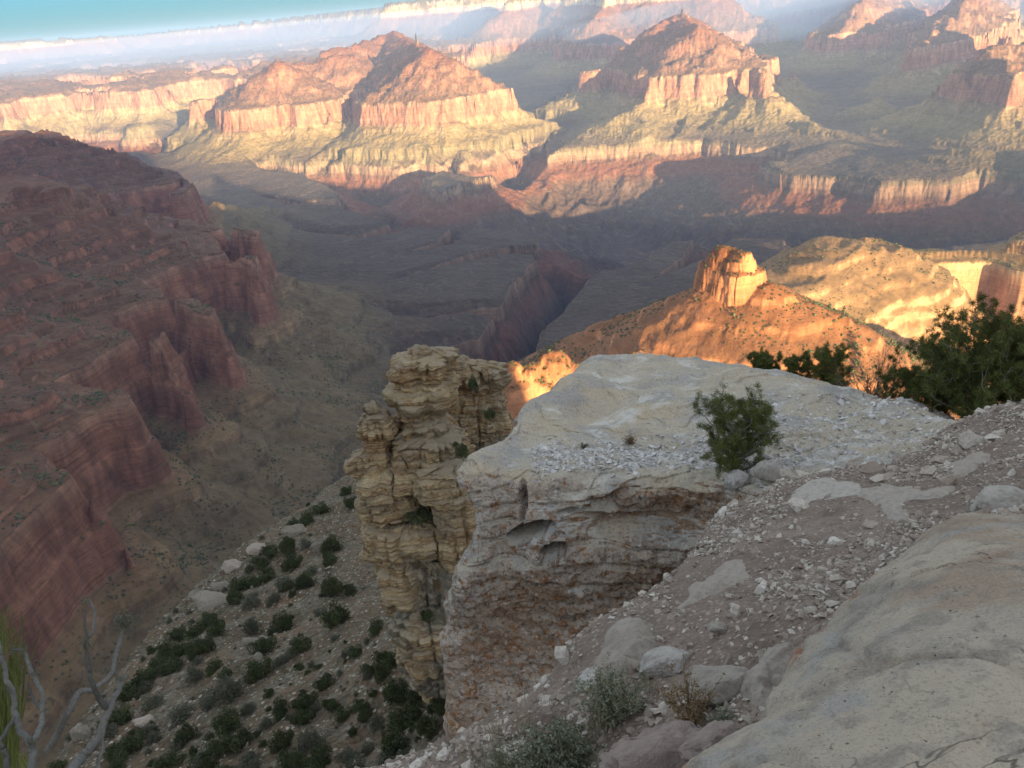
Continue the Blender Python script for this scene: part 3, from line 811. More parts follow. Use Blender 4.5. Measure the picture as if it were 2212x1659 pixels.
ledge_rows = [
    L((1165, 935, 15.5), (1250, 880, 18), (1330, 800, 22), (1420, 800, 22), (1520, 815, 22), (1640, 825, 21), (1780, 860, 20), (1920, 900, 18), (2070, 930, 16.5), (2230, 960, 15)),
    L((1130, 905, 13.4), (1195, 850, 14.8), (1285, 782, 16.5), (1400, 770, 17), (1500, 788, 16.6), (1610, 792, 16), (1750, 828, 15), (1900, 868, 13.8), (2060, 905, 12.2), (2210, 940, 11)),
    L((1105, 935, 12.4), (1180, 890, 13.2), (1275, 850, 14.2), (1400, 840, 14.4), (1505, 850, 14), (1615, 855, 13.6), (1750, 880, 12.8), (1900, 905, 11.8), (2050, 930, 10.8), (2190, 955, 9.8)),
    L((1050, 968, 11.6), (1150, 945, 12.0), (1265, 920, 12.5), (1400, 915, 12.6), (1510, 925, 12.4), (1620, 930, 11.9), (1750, 940, 11.2), (1900, 960, 10.2), (2030, 970, 9.4), (2160, 980, 8.6)),
    L((1010, 1000, 11.0), (1105, 1005, 10.9), (1215, 1010, 10.9), (1335, 1010, 10.9), (1450, 1010, 10.8), (1560, 1020, 10.5), (1680, 1030, 9.7), (1820, 1035, 8.9), (1960, 1030, 8.3), (2080, 1025, 7.8)),
    L((1000, 1030, 10.8), (1100, 1042, 10.6), (1212, 1050, 10.45), (1332, 1052, 10.4), (1450, 1052, 10.4), (1560, 1055, 10.2), (1680, 1075, 9.4), (1820, 1080, 8.6), (1960, 1070, 8.1), (2080, 1060, 7.7)),
    L((1030, 1090, 10.95), (1108, 1105, 10.6), (1205, 1110, 10.4), (1325, 1100, 10.6), (1450, 1105, 10.6), (1560, 1110, 10.4), (1680, 1130, 9.7), (1820, 1150, 8.9), (1960, 1140, 8.4), (2080, 1130, 8)),
    L((1036, 1150, 11.1), (1100, 1180, 10.75), (1205, 1190, 10.5), (1330, 1180, 10.5), (1460, 1180, 10.5), (1570, 1190, 10.5), (1690, 1200, 10.2), (1820, 1240, 9.7), (1960, 1240, 9.2), (2080, 1240, 9)),
    L((978, 1270, 11.2), (1082, 1280, 11.0), (1200, 1290, 10.9), (1330, 1290, 10.9), (1460, 1300, 11), (1580, 1310, 11), (1700, 1320, 11), (1830, 1350, 10.8), (1960, 1370, 10.6), (2080, 1370, 10.5)),
    L((966, 1400, 12.0), (1080, 1410, 11.7), (1200, 1420, 11.6), (1340, 1420, 11.6), (1470, 1430, 11.8), (1590, 1440, 12), (1700, 1450, 12), (1830, 1480, 12), (1960, 1500, 12), (2080, 1500, 12)),
    L((978, 1560, 13.1), (1090, 1575, 12.9), (1210, 1590, 12.8), (1350, 1590, 12.8), (1480, 1600, 13), (1600, 1600, 13), (1710, 1610, 13), (1840, 1640, 13), (1970, 1660, 13), (2090, 1660, 13)),
    L((975, 1800, 16.5), (1090, 1820, 16.3), (1220, 1830, 16.2), (1360, 1830, 16.2), (1500, 1840, 16), (1610, 1840, 16), (1720, 1850, 16), (1850, 1860, 16), (1980, 1870, 16), (2100, 1880, 16))]
# wrap the left side back into the hill
for r in ledge_rows:
    p = r[0]; back = p + np.array([0.55, 2.2, -1.6])
    bb = p + np.array([1.6, 5.0, -5.5])
    r.insert(0, back); r.insert(0, bb)
P_LEDGE = patch(ledge_rows, 760, 760, ledge_disp)
o = patch_obj('rock_ledge', P_LEDGE, M_LEDGE)
tag(o, 'broad pale limestone ledge with two dark hollows in its rusty stained face', 'rock ledge')
S_LEDGE = Surf(P_LEDGE[::2, ::2])

# ---- banded rock tower: leaning stacks of bedded blocks
def bed(z):
    zz = z / .62
    k = np.floor(zz); f = zz - k
    r = (_hash(k.astype(np.int64), k.astype(np.int64) * 0 + 3, 0, 77) & 1023) / 1023.0
    return (r - .5) * .42 + .16 * np.minimum(1, np.minimum(f, 1 - f) * 7)
def stack(name, prof, H, parent, depth=.8, seed=0, sq=2.6, nseg=220, rot=0.0, rough=1.0):
    """prof: (v, uL, uR) down the silhouette, all at horizontal distance H"""
    prof = sorted(prof)
    vs = np.linspace(prof[0][0], prof[-1][0], int(14 + (prof[-1][0] - prof[0][0]) * 1.0))
    uL = np.interp(vs, [p[0] for p in prof], [p[1] for p in prof]); uR = np.interp(vs, [p[0] for p in prof], [p[2] for p in prof])
    th = np.linspace(0, 2 * math.pi, nseg, endpoint=False)
    rings = []
    for v, l, r in zip(vs, uL, uR):
        c = ph((l + r) / 2, v, H); w = (r - l) / FPX * np.linalg.norm(c) / 2
        cx, cy = np.cos(th), np.sin(th)
        e = (np.abs(cx) ** sq + np.abs(cy) ** sq) ** (-1 / sq)
        x = w * e * cx; y = w * depth * e * cy
        if rot: x, y = x * math.cos(rot) - y * math.sin(rot) * .6, x * math.sin(rot) + y * math.cos(rot)
        rings.append(np.stack([c[0] + x, c[1] + w * depth * .3 + y, np.full_like(x, c[2])], -1))
    P = np.array(rings)
    cen = P.mean(1, keepdims=True)
    out = P - cen; out[..., 2] = 0; out /= np.linalg.norm(out, axis=-1, keepdims=True) + 1e-9
    t = np.linspace(0, 1, len(vs))[:, None]
    zb = P[..., 2] + .22 * fbm3(P, 3, 2, seed)
    kb = np.floor(zb / .62); ang = th[None, :] + 0 * P[..., 2]
    def blk(kk, s_, m):
        r1 = ((_hash(kk.astype(np.int64), kk.astype(np.int64) * 0 + s_, 0, 7) & 1023) / 1023.0)
        cell = np.floor(ang / (2 * math.pi) * m + r1 * 9 + .25 * fbm3(P, 1.2, 2, 61))
        return ((_hash(kk.astype(np.int64), cell.astype(np.int64), 0, 11 + s_) & 1023) / 1023.0) - .5
    kb2 = np.floor(zb / 1.9)
    d = bed(zb) * rough * .8 + rough * (.42 * blk(kb2, 1, 9) + .30 * blk(kb, 2, 15)) + .42 * rough * fbm3(P, 1.5, 5, seed + 3, gain=.6) + .14 * fbm3(P, .4, 3, seed + 5)
    vert = fbm3(P * np.array([1, 1, .08]), 1.1, 2, seed + 9)
    d = d - .3 * rough * np.clip(.12 - np.abs(vert), 0, .12) / .12
    wloc = np.linalg.norm(P - cen, axis=-1).mean(1, keepdims=True)
    P = P + out * (d * np.clip(wloc / 1.3, .25, 1))[..., None]
    P[..., 2] += .12 * fbm3(P, .8, 3, seed + 7)
    top = P[:1].mean(1); bot = P[-1:].mean(1)
    ringsT = [top + (P[0] - top) * k + np.array([0, 0, (1 - k) * .18]) + ((fbm3(top + (P[0] - top) * k, .9, 4, seed, gain=.65)[:, None] * 1.1 + .15) * np.array([0, 0, 1.0 if w > 1.2 else .3])) for k in (.02, .25, .5, .75, .92)]
    P = np.concatenate([np.array(ringsT), P, (bot + (P[-1] - bot) * .02)[None]])
    f = grid_faces(P.shape[0], P.shape[1], wrap=True)
    return mesh_obj(name, P.reshape(-1, 3), f, M_TOWER, parent, smooth=True)
HT = 42.0
def empty(name, loc, label, cat, group=None):
    e = bpy.data.objects.new(name, None); COL.objects.link(e); e.location = (0, 0, 0)
    tag(e, label, cat, group); return e
tw = empty('rock_tower', (0, 0, 0), 'tall banded tan rock tower standing left of the pale ledge', 'rock tower')
stack('block', [(757, 888, 925), (766, 874, 948), (775, 862, 976), (803, 843, 978), (822, 862, 966), (839, 848, 984), (862, 850, 984), (880, 858, 980), (900, 868, 962), (914, 878, 955)], HT, tw, .85, 1, 2.3)
stack('block', [(914, 905, 945), (922, 882, 958), (945, 877, 962), (955, 890, 955)], HT - .6, tw, .9, 2, 2.6)
stack('block', [(948, 880, 985), (953, 862, 992), (965, 858, 996), (990, 862, 998), (1003, 872, 985), (1050, 890, 980)], HT - 1.1, tw, .8, 3, 3)
stack('block', [(1000, 950, 1012), (1012, 915, 1016), (1030, 897, 1018), (1052, 894, 1018), (1072, 905, 1008), (1082, 930, 1000)], HT - 2.2, tw, .8, 4, 2.6)
stack('block', [(1066, 932, 1040), (1100, 938, 1042), (1130, 950, 1040), (1176, 950, 1030), (1230, 962, 1010), (1290, 955, 1005), (1400, 955, 1005)], HT - 2.6, tw, .8, 5, 3)
stack('pinnacle', [(872, 797, 812), (878, 786, 818), (888, 788, 820), (893, 794, 816), (898, 784, 832), (912, 774, 846), (930, 771, 852), (944, 782, 850), (949, 786, 834), (975, 782, 832), (980, 768, 832), (990, 758, 836), (1012, 758, 838), (1025, 775, 846)], HT - .5, tw, .9, 6, 2.4)
stack('block', [(1018, 790, 868), (1030, 776, 874), (1060, 778, 880), (1080, 774, 890), (1105, 782, 896), (1115, 800, 890)], HT - .8, tw, .9, 7, 2.6)
stack('pinnacle', [(996, 858, 868), (1002, 854, 872), (1012, 850, 876), (1030, 852, 890), (1060, 850, 905)], HT - 1.6, tw, 1, 12, 2.2, 90)
stack('block', [(752, 905, 926), (756, 900, 932), (762, 898, 935)], HT - .2, tw, .8, 31, 2.4, 90, rough=.7)
stack('block', [(757, 940, 956), (762, 936, 962), (770, 936, 966)], HT - .1, tw, .8, 32, 2.6, 90, rough=.7)
stack('block', [(806, 842, 858), (812, 838, 866), (822, 842, 866)], HT - .9, tw, .8, 33, 2.4, 90, rough=.7)
# body
stack('rock_body', [(900, 860, 960), (960, 830, 1000), (1040, 790, 1020), (1100, 786, 1030), (1128, 792, 1035), (1136, 792, 1030), (1148, 788, 1030), (1158, 788, 1030), (1180, 792, 1030), (1190, 812, 1030), (1215, 815, 1030), (1240, 835, 1030), (1300, 842, 1030), (1345, 858, 1030), (1400, 872, 1035), (1440, 885, 1040), (1480, 915, 1050), (1560, 960, 1060)], HT + 1.2, tw, .7, 8, 2.8, 320)
stack('block', [(1128, 820, 940), (1136, 795, 960), (1150, 790, 966), (1172, 792, 966), (1184, 800, 960), (1190, 812, 950)], HT - 1.0, tw, .85, 21, 3.2)
stack('block', [(1215, 840, 960), (1228, 838, 990), (1262, 842, 990), (1285, 850, 990), (1300, 862, 980)], HT - 1.2, tw, .8, 22, 3.4, rough=1.3)
stack('block', [(1308, 870, 990), (1322, 856, 1000), (1350, 858, 1000), (1395, 868, 1000), (1415, 890, 1000)], HT - 1.5, tw, .8, 23, 3, rough=1.2)
stack('block', [(1410, 890, 1000), (1430, 885, 1000), (1460, 905, 1000), (1490, 925, 1000)], HT - 1.2, tw, .8, 24, 2.6, rough=1.2)
# blocky shoulder at the right
stack('rock_shoulder', [(783, 985, 1012), (792, 978, 1045), (800, 976, 1070), (806, 974, 1088), (835, 970, 1096), (850, 968, 1088), (900, 965, 1094), (940, 960, 1100), (980, 955, 1098), (1100, 950, 1090)], HT + 5, tw, .7, 9, 3.2, 260, rough=1.3)
stack('block', [(782, 986, 1004), (788, 982, 1010), (800, 978, 1012)], HT + 3, tw, 1, 10, 2.8, 80)
stack('block', [(800, 1045, 1056), (806, 1040, 1064), (820, 1044, 1062)], HT + 4, tw, 1, 11, 2.8, 80)

# ---- brushy hillside under the tower
def hs_disp(P, N):
    a = fbm3(P, 26, 3, 601)[..., None] * 2.2 + fbm3(P, 7, 4, 611, ridge=True)[..., None] * .7 + fbm3(P, 1.6, 4, 621)[..., None] * .28
    return N * a
Hh = lambda *q: [ph(u, v, h) for u, v, h in q]
crest = Hh((960, 960, 150), (870, 1000, 140), (780, 1038, 130), (620, 1142, 116), (450, 1292, 98), (300, 1425, 84), (200, 1560, 74), (90, 1760, 62), (0, 1950, 52))
hs_rows = [[p + np.array([-14, 70, -75]) for p in crest], [p + np.array([-5, 22, -14]) for p in crest], crest,
    Hh((1010, 1040, 110), (930, 1100, 104), (850, 1160, 96), (740, 1235, 88), (600, 1355, 78), (460, 1480, 68), (350, 1620, 60), (240, 1800, 52), (140, 1980, 44)),
    Hh((1060, 1180, 70), (990, 1230, 66), (925, 1320, 60), (850, 1400, 56), (740, 1500, 53), (610, 1600, 49), (500, 1720, 45), (380, 1880, 40), (260, 2050, 35)),
    Hh((1120, 1320, 50), (1040, 1400, 48), (980, 1480, 45), (930, 1560, 43), (860, 1640, 41), (770, 1730, 38), (660, 1850, 35), (540, 2000, 31), (420, 2150, 28)),
    Hh((1200, 1440, 37), (1160, 1520, 35), (1130, 1600, 33), (1080, 1690, 31), (1010, 1790, 29), (920, 1880, 27), (820, 1980, 25), (700, 2120, 22), (600, 2250, 20)),
    Hh((1350, 1520, 26), (1320, 1620, 25), (1290, 1700, 24), (1240, 1790, 22), (1180, 1890, 20), (1100, 1980, 19), (1000, 2080, 17), (880, 2220, 16), (780, 2350, 15))]
P_HS = patch(hs_rows, 460, 460, hs_disp)
o = patch_obj('hillside', P_HS, M_SLOPE)
tag(o, 'steep tan scree hillside below the rock tower', 'hillside', kind='structure')
S_HS = Surf(P_HS)

# ---- stony path and slab by the viewer
def path_disp(P, N):
    return N * (fbm3(P, 1.4, 4, 701) * .10 + fbm3(P, .3, 4, 711) * .035 + fbm3(P, .08, 2, 721) * .012)[..., None]
path_rows = [
    L((1640, 1100, 9.4), (1710, 1075, 9.6), (1830, 1050, 9.8), (1960, 1020, 10), (2090, 940, 10.8), (2230, 900, 10.8), (2420, 870, 10.8)),
    L((1635, 1080, 7.2), (1700, 1042, 7.5), (1830, 1018, 7.6), (1965, 985, 7.9), (2078, 905, 8.6), (2212, 866, 8.6), (2400, 830, 8.6)),
    L((1600, 1145, 6.0), (1680, 1110, 6.2), (1800, 1080, 6.3), (1950, 1050, 6.5), (2100, 1000, 6.8), (2250, 960, 6.8), (2450, 930, 6.8)),
    L((1490, 1252, 5.0), (1600, 1220, 4.9), (1720, 1180, 5), (1880, 1150, 5), (2050, 1110, 5.1), (2230, 1070, 5.2), (2480, 1040, 5.2)),
    L((1350, 1342, 4.4), (1500, 1330, 4.1), (1640, 1310, 3.9), (1800, 1270, 3.8), (1980, 1200, 3.9), (2200, 1150, 4), (2480, 1120, 4)),
    L((1255, 1465, 4.1), (1400, 1450, 3.75), (1560, 1430, 3.5), (1740, 1400, 3.25), (1950, 1350, 3.15), (2200, 1300, 3.1), (2480, 1280, 3.1)),
    L((1085, 1560, 4.0), (1250, 1560, 3.6), (1420, 1550, 3.3), (1600, 1530, 3.0), (1800, 1500, 2.85), (2050, 1450, 2.8), (2400, 1420, 2.8)),
    L((815, 1660, 4.2), (1040, 1680, 3.7), (1280, 1680, 3.25), (1500, 1660, 2.95), (1750, 1640, 2.75), (2050, 1600, 2.6), (2400, 1560, 2.6)),
    L((420, 1800, 4.6), (750, 1850, 3.8), (1100, 1850, 3.2), (1400, 1850, 2.85), (1700, 1850, 2.7), (2050, 1800, 2.5), (2400, 1760, 2.5)),
    L((-100, 1960, 5.0), (300, 2100, 3.9), (800, 2150, 3.1), (1200, 2150, 2.8), (1600, 2150, 2.6), (2050, 2100, 2.4), (2400, 2060, 2.4))]
for r in path_rows:
    p = r[0]
    r.insert(0, p + np.array([-0.30, 0.35, -0.55])); r.insert(0, p + np.array([-0.45, 0.6, -2.2]))
P_PATH = patch(path_rows, 420, 420, path_disp)
o = patch_obj('path_ground', P_PATH, M_DIRT)
tag(o, 'brown stony dirt path between the rocks', 'ground', kind='structure')
S_PATH = Surf(P_PATH)
def slab_disp(P, N):
    return N * (fbm3(P, .9, 4, 801) * .05 + fbm3(P, .2, 4, 811) * .022 + fbm3(P, .05, 3, 815) * .006 - .02 * np.clip(.05 - np.abs(fbm3(P, .8, 3, 819)), 0, .05) / .05)[..., None]
edge = [(2420, 1105, 3.95), (2300, 1108, 3.95), (2212, 1113, 3.9), (2100, 1118, 3.8), (2010, 1143, 3.65), (1940, 1200, 3.4), (1860, 1262, 3.15), (1770, 1365, 2.9), (1718, 1402, 2.8), (1680, 1478, 2.62), (1600, 1560, 2.5), (1505, 1640, 2.4), (1380, 1760, 2.3), (1250, 1880, 2.2)]
e3 = np.array(L(*edge))
cen = pd(2500, 1750, 1.9)
inn = [e3 + (cen - e3) * k + np.array([0, 0, hgt]) for k, hgt in ((-.14, -.55), (-.05, -.20), (0, 0), (.08, .06), (.25, .12), (.5, .13), (.75, .08), (1.0, .0))]
P_SLAB = patch([list(r) for r in inn], 420, 420, slab_disp)
o = patch_obj('rock_slab', P_SLAB, M_SLAB)
ed = np.zeros(P_SLAB.shape[:2]); ks = np.linspace(0, 7, 420)[:, None]
ed[:] = np.clip(1 - np.abs(ks - 2.15) / .75, 0, 1) * np.clip(fbm3(P_SLAB, .5, 2, 820) * 3 + .35, 0, 1)
at = o.data.attributes.new('edge', 'FLOAT', 'POINT'); at.data.foreach_set('value', ed.astype(np.float32).ravel())
tag(o, 'smooth grey rock slab with orange lichen along its edge in the near corner', 'rock slab')

# ---- rocks
def rock_mesh(n, seed, flat=.7, jit=.12, sub=2):
    r = random.Random(seed)
    import bmesh
    bm = bmesh.new()
    for i in range(n):
        v = Vector((r.gauss(0, 1), r.gauss(0, 1), r.gauss(0, 1))).normalized()
        bm.verts.new((v.x, v.y * r.uniform(.7, 1), v.z * flat))
    res = bmesh.ops.convex_hull(bm, input=bm.verts)
    bmesh.ops.delete(bm, geom=[g for g in res['geom_interior'] if isinstance(g, bmesh.types.BMVert)], context='VERTS')
    if sub:
        bmesh.ops.bevel(bm, geom=bm.edges[:], offset=.03, segments=1, affect='EDGES')
        bmesh.ops.triangulate(bm, faces=bm.faces[:])
        bmesh.ops.subdivide_edges(bm, edges=bm.edges[:], cuts=sub, use_grid_fill=True)
        co = np.array([v.co[:] for v in bm.verts])
        dn = fbm3(co, .9, 3, seed * 3 + 1) * jit + fbm3(co, .35, 4, seed * 3 + 7, ridge=True) * jit * .35 + fbm3(co * np.array([1, 1, 3.0]), .3, 3, seed + 5) * jit * .25
        for v, d in zip(bm.verts, dn): v.co *= 1 + d
    me = bpy.data.meshes.new('stone'); bm.to_mesh(me); bm.free()
    return me
PROTO = [rock_mesh(11 + i % 5, 40 + i, .45 + .08 * (i % 4), .05, 0) for i in range(10)]
def scatter_mesh(name, pts, nrm, size, mat, seed=3):
    """many small stones in one mesh"""
    r = np.random.default_rng(seed); V_, F_, T_ = [], [], []; off = 0
    data = []
    for me in PROTO:
        me.calc_loop_triangles()
        data.append((np.array([v.co[:] for v in me.vertices]), np.array([t.vertices[:] for t in me.loop_triangles])))
    for p, n, sz in zip(pts, nrm, size):
        v, f = data[r.integers(len(data))]
        a = r.uniform(0, 6.28); c, s_ = math.cos(a), math.sin(a)
        tl_ = r.normal(0, .35, 2)
        R3 = np.array([[c, -s_, tl_[0]], [s_, c, tl_[1]], [-tl_[0], -tl_[1], 1]])
        vv = (v * sz * r.uniform(.7, 1.3, 3)) @ R3.T + p + n * sz * .15
        V_.append(vv); F_.append(f + off); off += len(v); T_.append(np.full(len(v), r.uniform(0, 1)))
    o = mesh_obj(name, np.concatenate(V_), np.concatenate(F_), mat, smooth=False)
    at = o.data.attributes.new('tone', 'FLOAT', 'POINT'); at.data.foreach_set('value', np.concatenate(T_).astype(np.float32))
    return o
def pick(S_, n, fn, seed, dpow=2.0):
    """n points of a surface, thinned by fn(u, v, P), even per area as seen"""
    r = np.random.default_rng(seed)
    P = S_.P; u, v = S_.u, S_.v
    w = fn(u, v, P) * ((u > -150) & (u < 2400) & (v < 1900))
    du = np.linalg.norm(np.gradient(P, axis=1), axis=-1) * np.linalg.norm(np.gradient(P, axis=0), axis=-1)
    w = (w * du).ravel(); w = np.maximum(w, 0); w /= w.sum()
    k = r.choice(len(w), n, p=w)
    jt = r.normal(0, .3, (n, 1)) * np.gradient(P, axis=1).reshape(-1, 3)[k] + r.normal(0, .3, (n, 1)) * np.gradient(P, axis=0).reshape(-1, 3)[k]
    return P.reshape(-1, 3)[k] + jt, S_.N.reshape(-1, 3)[k], k
def dens_path(u, v, P):
    d = .25 + np.clip(fbm2(P[..., 0], P[..., 1], .9, 3, 850) * 2 + .5, 0, 1.4)
    d = d * np.where((u > 1450) & (u < 1640) & (v > 1205) & (v < 1320), .1, 1)
    d = d * np.where((u > 1740) & (u < 2080) & (v > 1040) & (v < 1110), .1, 1)
    d = d * np.where((u > 1650) & (u < 1880) & (v > 1100) & (v < 1160), .35, 1)
    return d
bare = []
pp, nn, kk = pick(S_PATH, 26000, dens_path, 5)
r5 = np.random.default_rng(9)
sz = np.exp(r5.normal(math.log(.0105), .5, len(pp)))
o = scatter_mesh('gravel', pp, nn, np.clip(sz, .004, .032), M_STONE)
tag(o, 'loose brown and pale gravel strewn over the dirt path', 'gravel', kind='stuff')
pp, nn, kk = pick(S_PATH, 270, dens_path, 15)
uu, vv_ = project(pp)
for i in range(len(pp)):
    me = PROTO[i % len(PROTO)]
    if not me.materials: me.materials.append(M_STONE)
    o = bpy.data.objects.new('stone', me); COL.objects.link(o)
    q = float(np.clip(math.exp(r5.normal(math.log(.034), .38)), .02, .08))
    if vv_[i] < 1150: q *= 1.5
    o.location = pp[i] + nn[i] * q * .2; o.scale = (q * r5.uniform(.8, 1.3), q * r5.uniform(.7, 1.1), q * r5.uniform(.6, 1.0))
    o.rotation_euler = (r5.normal(0, .3), r5.normal(0, .3), r5.uniform(0, 6.28))
    big = 'larger' if q > .04 else ('middling' if q > .028 else 'small')
    where = 'high on the dirt path towards the dark pinyon tree' if vv_[i] < 1120 else ('on the middle of the dirt path' if vv_[i] < 1300 else ('on the dirt path beside the smooth slab' if uu[i] > 1500 else 'on the near end of the dirt path by the scrub'))
    tag(o, big + ' angular stone lying loose ' + where, 'stone', 'stones on the dirt path')
# white pebbles on the ledge
def dens_ledge(u, v, P):
    a = np.exp(-((v - 985 + .04 * (u - 1400)) / 26) ** 2) * ((u > 1150) & (u < 1620))
    b = .10 * ((v > 850) & (v < 1010) & (u > 1500))
    c = .5 * np.exp(-((u - 1660) / 60) ** 2 - ((v - 1000) / 40) ** 2)
    return (a + b + c) * (.4 + np.clip(fbm2(P[..., 0], P[..., 1], .7, 2, 860) * 2 + .5, 0, 1)) * (S_LEDGE.N[..., 2] > .6)
pp, nn, kk = pick(S_LEDGE, 5200, dens_ledge, 25)
o = scatter_mesh('pebbles', pp, nn, np.clip(np.exp(r5.normal(math.log(.022), .4, len(pp))), .01, .06), M_PEBBLE, 8)
tag(o, 'white pebbles scattered over the top of the pale ledge', 'pebbles', kind='stuff')
# scree on the hillside
pp, nn, kk = pick(S_HS, 7000, lambda u, v, P: (u < 1100) * (.3 + np.clip(fbm2(P[..., 0], P[..., 1], 9, 3, 870) * 2 + .4, 0, 1.5)), 35)
o = scatter_mesh('scree', pp, nn, np.clip(np.exp(r5.normal(math.log(.13), .45, len(pp))), .05, .6), M_HROCK, 9)
tag(o, 'small pale rocks scattered over the brushy hillside', 'scree', kind='stuff')

def boulder(u, v, d, w, h, label, mat, seed, flat=.6, deep=.8, name='boulder', jit=.28, cat='boulder', sink=.1):
    """w, h in picture px at distance d"""
    me = rock_mesh(26, seed, flat, jit, 7)
    me.materials.append(mat); me.polygons.foreach_set('use_smooth', np.ones(len(me.polygons), bool))
    o = bpy.data.objects.new(name, me); COL.objects.link(o)
    o.location = pd(u, v, d); k = d / FPX
    o.scale = (w * k / 2, w * k / 2 * deep, h * k / 2 / flat * .9)
    o.rotation_euler = (0, 0, random.Random(seed).uniform(-.5, .5))
    tag(o, label, cat); return o
boulder(1440, 1440, 3.66, 120, 80, 'bright white bluish boulder with a pointed top above the brown seed stalks', M_BOULDER, 101)
boulder(1562, 1480, 3.25, 150, 70, 'rounded pale boulder between the bluish boulder and the slab', M_BOULDER, 102)
boulder(1440, 1650, 2.85, 250, 105, 'pitted mauve boulder at the bottom beside the slab', M_PURPLE, 105, jit=.4)
boulder(1560, 1610, 2.65, 150, 90, 'small mauve rock tucked under the slab edge', M_PURPLE, 106, jit=.4)
boulder(1300, 1480, 3.85, 110, 55, 'tan rock behind the grey scrub bush', M_BOULDER, 107)
boulder(2160, 1084, 5.0, 120, 48, 'white lumpy rock at the right end of the path', M_BOULDER, 110, flat=.5)
boulder(1553, 1357, 3.78, 46, 26, 'small white flat rock lying in the path gravel', M_BOULDER, 113, flat=.3)
boulder(1660, 1020, 9.6, 70, 45, 'rounded tan rock just right of the young pinyon', M_BOULDER, 114)
boulder(1590, 1035, 9.9, 60, 50, 'grey block below the foot of the young pinyon', M_BOULDER, 115)

# ---- flat rocks lying flush in the path: raised sheets that follow its surface
M_FLAT = m_stone('pale_flat_rock', (0.27, 0.225, 0.185), (0.36, 0.315, 0.27), (0.46, 0.42, 0.38), 14, .02)
def flat_rock(outline, h, label, seed, mat=M_FLAT):
    pl = np.array([S_PATH.at(u, v)[0][:2] for u, v in outline])
    lo, hi = pl.min(0) - .15, pl.max(0) + .15
    P = S_PATH.P; X_, Y_ = P[..., 0], P[..., 1]
    m = (X_ > lo[0]) & (X_ < hi[0]) & (Y_ > lo[1]) & (Y_ < hi[1])
    ii, jj = np.where(m); i0, i1, j0, j1 = ii.min(), ii.max(), jj.min(), jj.max()
    sub = P[i0:i1 + 1, j0:j1 + 1]
    k = max(1, int(260 / max(sub.shape[:2])))
    sub = cr(sub, sub.shape[0] * k); sub = cr(sub.transpose(1, 0, 2), sub.shape[1] * k).transpose(1, 0, 2)
    sd = poly_sd(sub[..., 0], sub[..., 1], pl) + .09 * fbm3(sub, .28, 5, seed, gain=.65)
    n = gnormals(sub); n = n * np.sign(n[..., 2:3])
    up = h * np.clip(-sd / .05, -.6, 1) + .012 * fbm3(sub, .25, 4, seed + 2) + .25 * h * np.clip(-sd / .3, 0, 1)
    Q = sub + n * up[..., None]
    f = grid_faces(Q.shape[0], Q.shape[1]); keep = (sd.ravel()[f].min(1) < .012)
    used, inv = np.unique(f[keep], return_inverse=True)
    o_ = mesh_obj('flat_rock', Q.reshape(-1, 3)[used], inv.reshape(-1, 4), mat, smooth=True)
    tag(o_, label, 'flat rock')
flat_rock([(1470, 1310), (1500, 1262), (1560, 1215), (1600, 1210), (1625, 1240), (1600, 1262), (1540, 1275), (1490, 1300)], .02, 'flat pale mauve grey rock sheet at the left edge of the path', 1)
flat_rock([(1870, 1055), (1990, 1058), (2060, 1048), (2040, 1070), (1960, 1080), (1950, 1120), (1920, 1118), (1900, 1085), (1850, 1070)], .02, 'long white flat rock with a tail lying across the path', 2)
flat_rock([(1720, 1055), (1780, 1030), (1860, 1042), (1870, 1062), (1800, 1075), (1700, 1078)], .015, 'tan flat rock at the top of the path near the young pinyon', 3)
flat_rock([(2050, 1000), (2110, 975), (2150, 975), (2120, 1005), (2090, 1030), (2050, 1025)], .02, 'small whitish flat rock on the upper path below the dark pinyon', 4)
flat_rock([(1255, 1490), (1290, 1420), (1330, 1360), (1380, 1330), (1410, 1345), (1400, 1395), (1375, 1440), (1340, 1465), (1280, 1490)], .05, 'pale tan rock lip with orange lichen at the drop', 5)
flat_rock([(1600, 1500), (1625, 1450), (1690, 1420), (1740, 1390), (1745, 1405), (1700, 1470), (1650, 1520)], .06, 'pale rock wedge between the path and the smooth slab', 6)

# ---- outcrops on the hillside
for k, (u, v, w, h, lb) in enumerate([(452, 1305, 84, 50, 'large smooth pale rock on the left crest of the brushy hillside'), (478, 1272, 46, 40, 'rounded white rock on top of the crest above the smooth pale rock'), (425, 1288, 34, 34, 'small blocky pale rock left on the hillside crest'),
        (635, 1150, 60, 30, 'light rock rib between shrubs high on the hillside'), (560, 1420, 30, 30, 'small white rock in the middle of the hillside'), (500, 1225, 46, 34, 'reddish rock on the hillside crest above the pale rock'), (560, 1190, 60, 30, 'red rock patch on the hillside crest'),
        (178, 1590, 40, 60, 'pale upright rock behind the dead branches'), (690, 1185, 40, 30, 'white rock high on the hillside below the tower'), (540, 1390, 40, 26, 'pale tilted rock left of the hillside middle'), (310, 1560, 40, 30, 'orange tinted rock low on the hillside'), (990, 1240, 30, 20, 'grey rock at the tower foot')]):
    p, n = S_HS.at(u, v)
    d = np.linalg.norm(p)
    boulder(u, v, d, w, h, lb, M_STONE if 'red' in lb or 'orange' in lb else M_HROCK, 200 + k, name='rock', cat='rock', jit=.35)


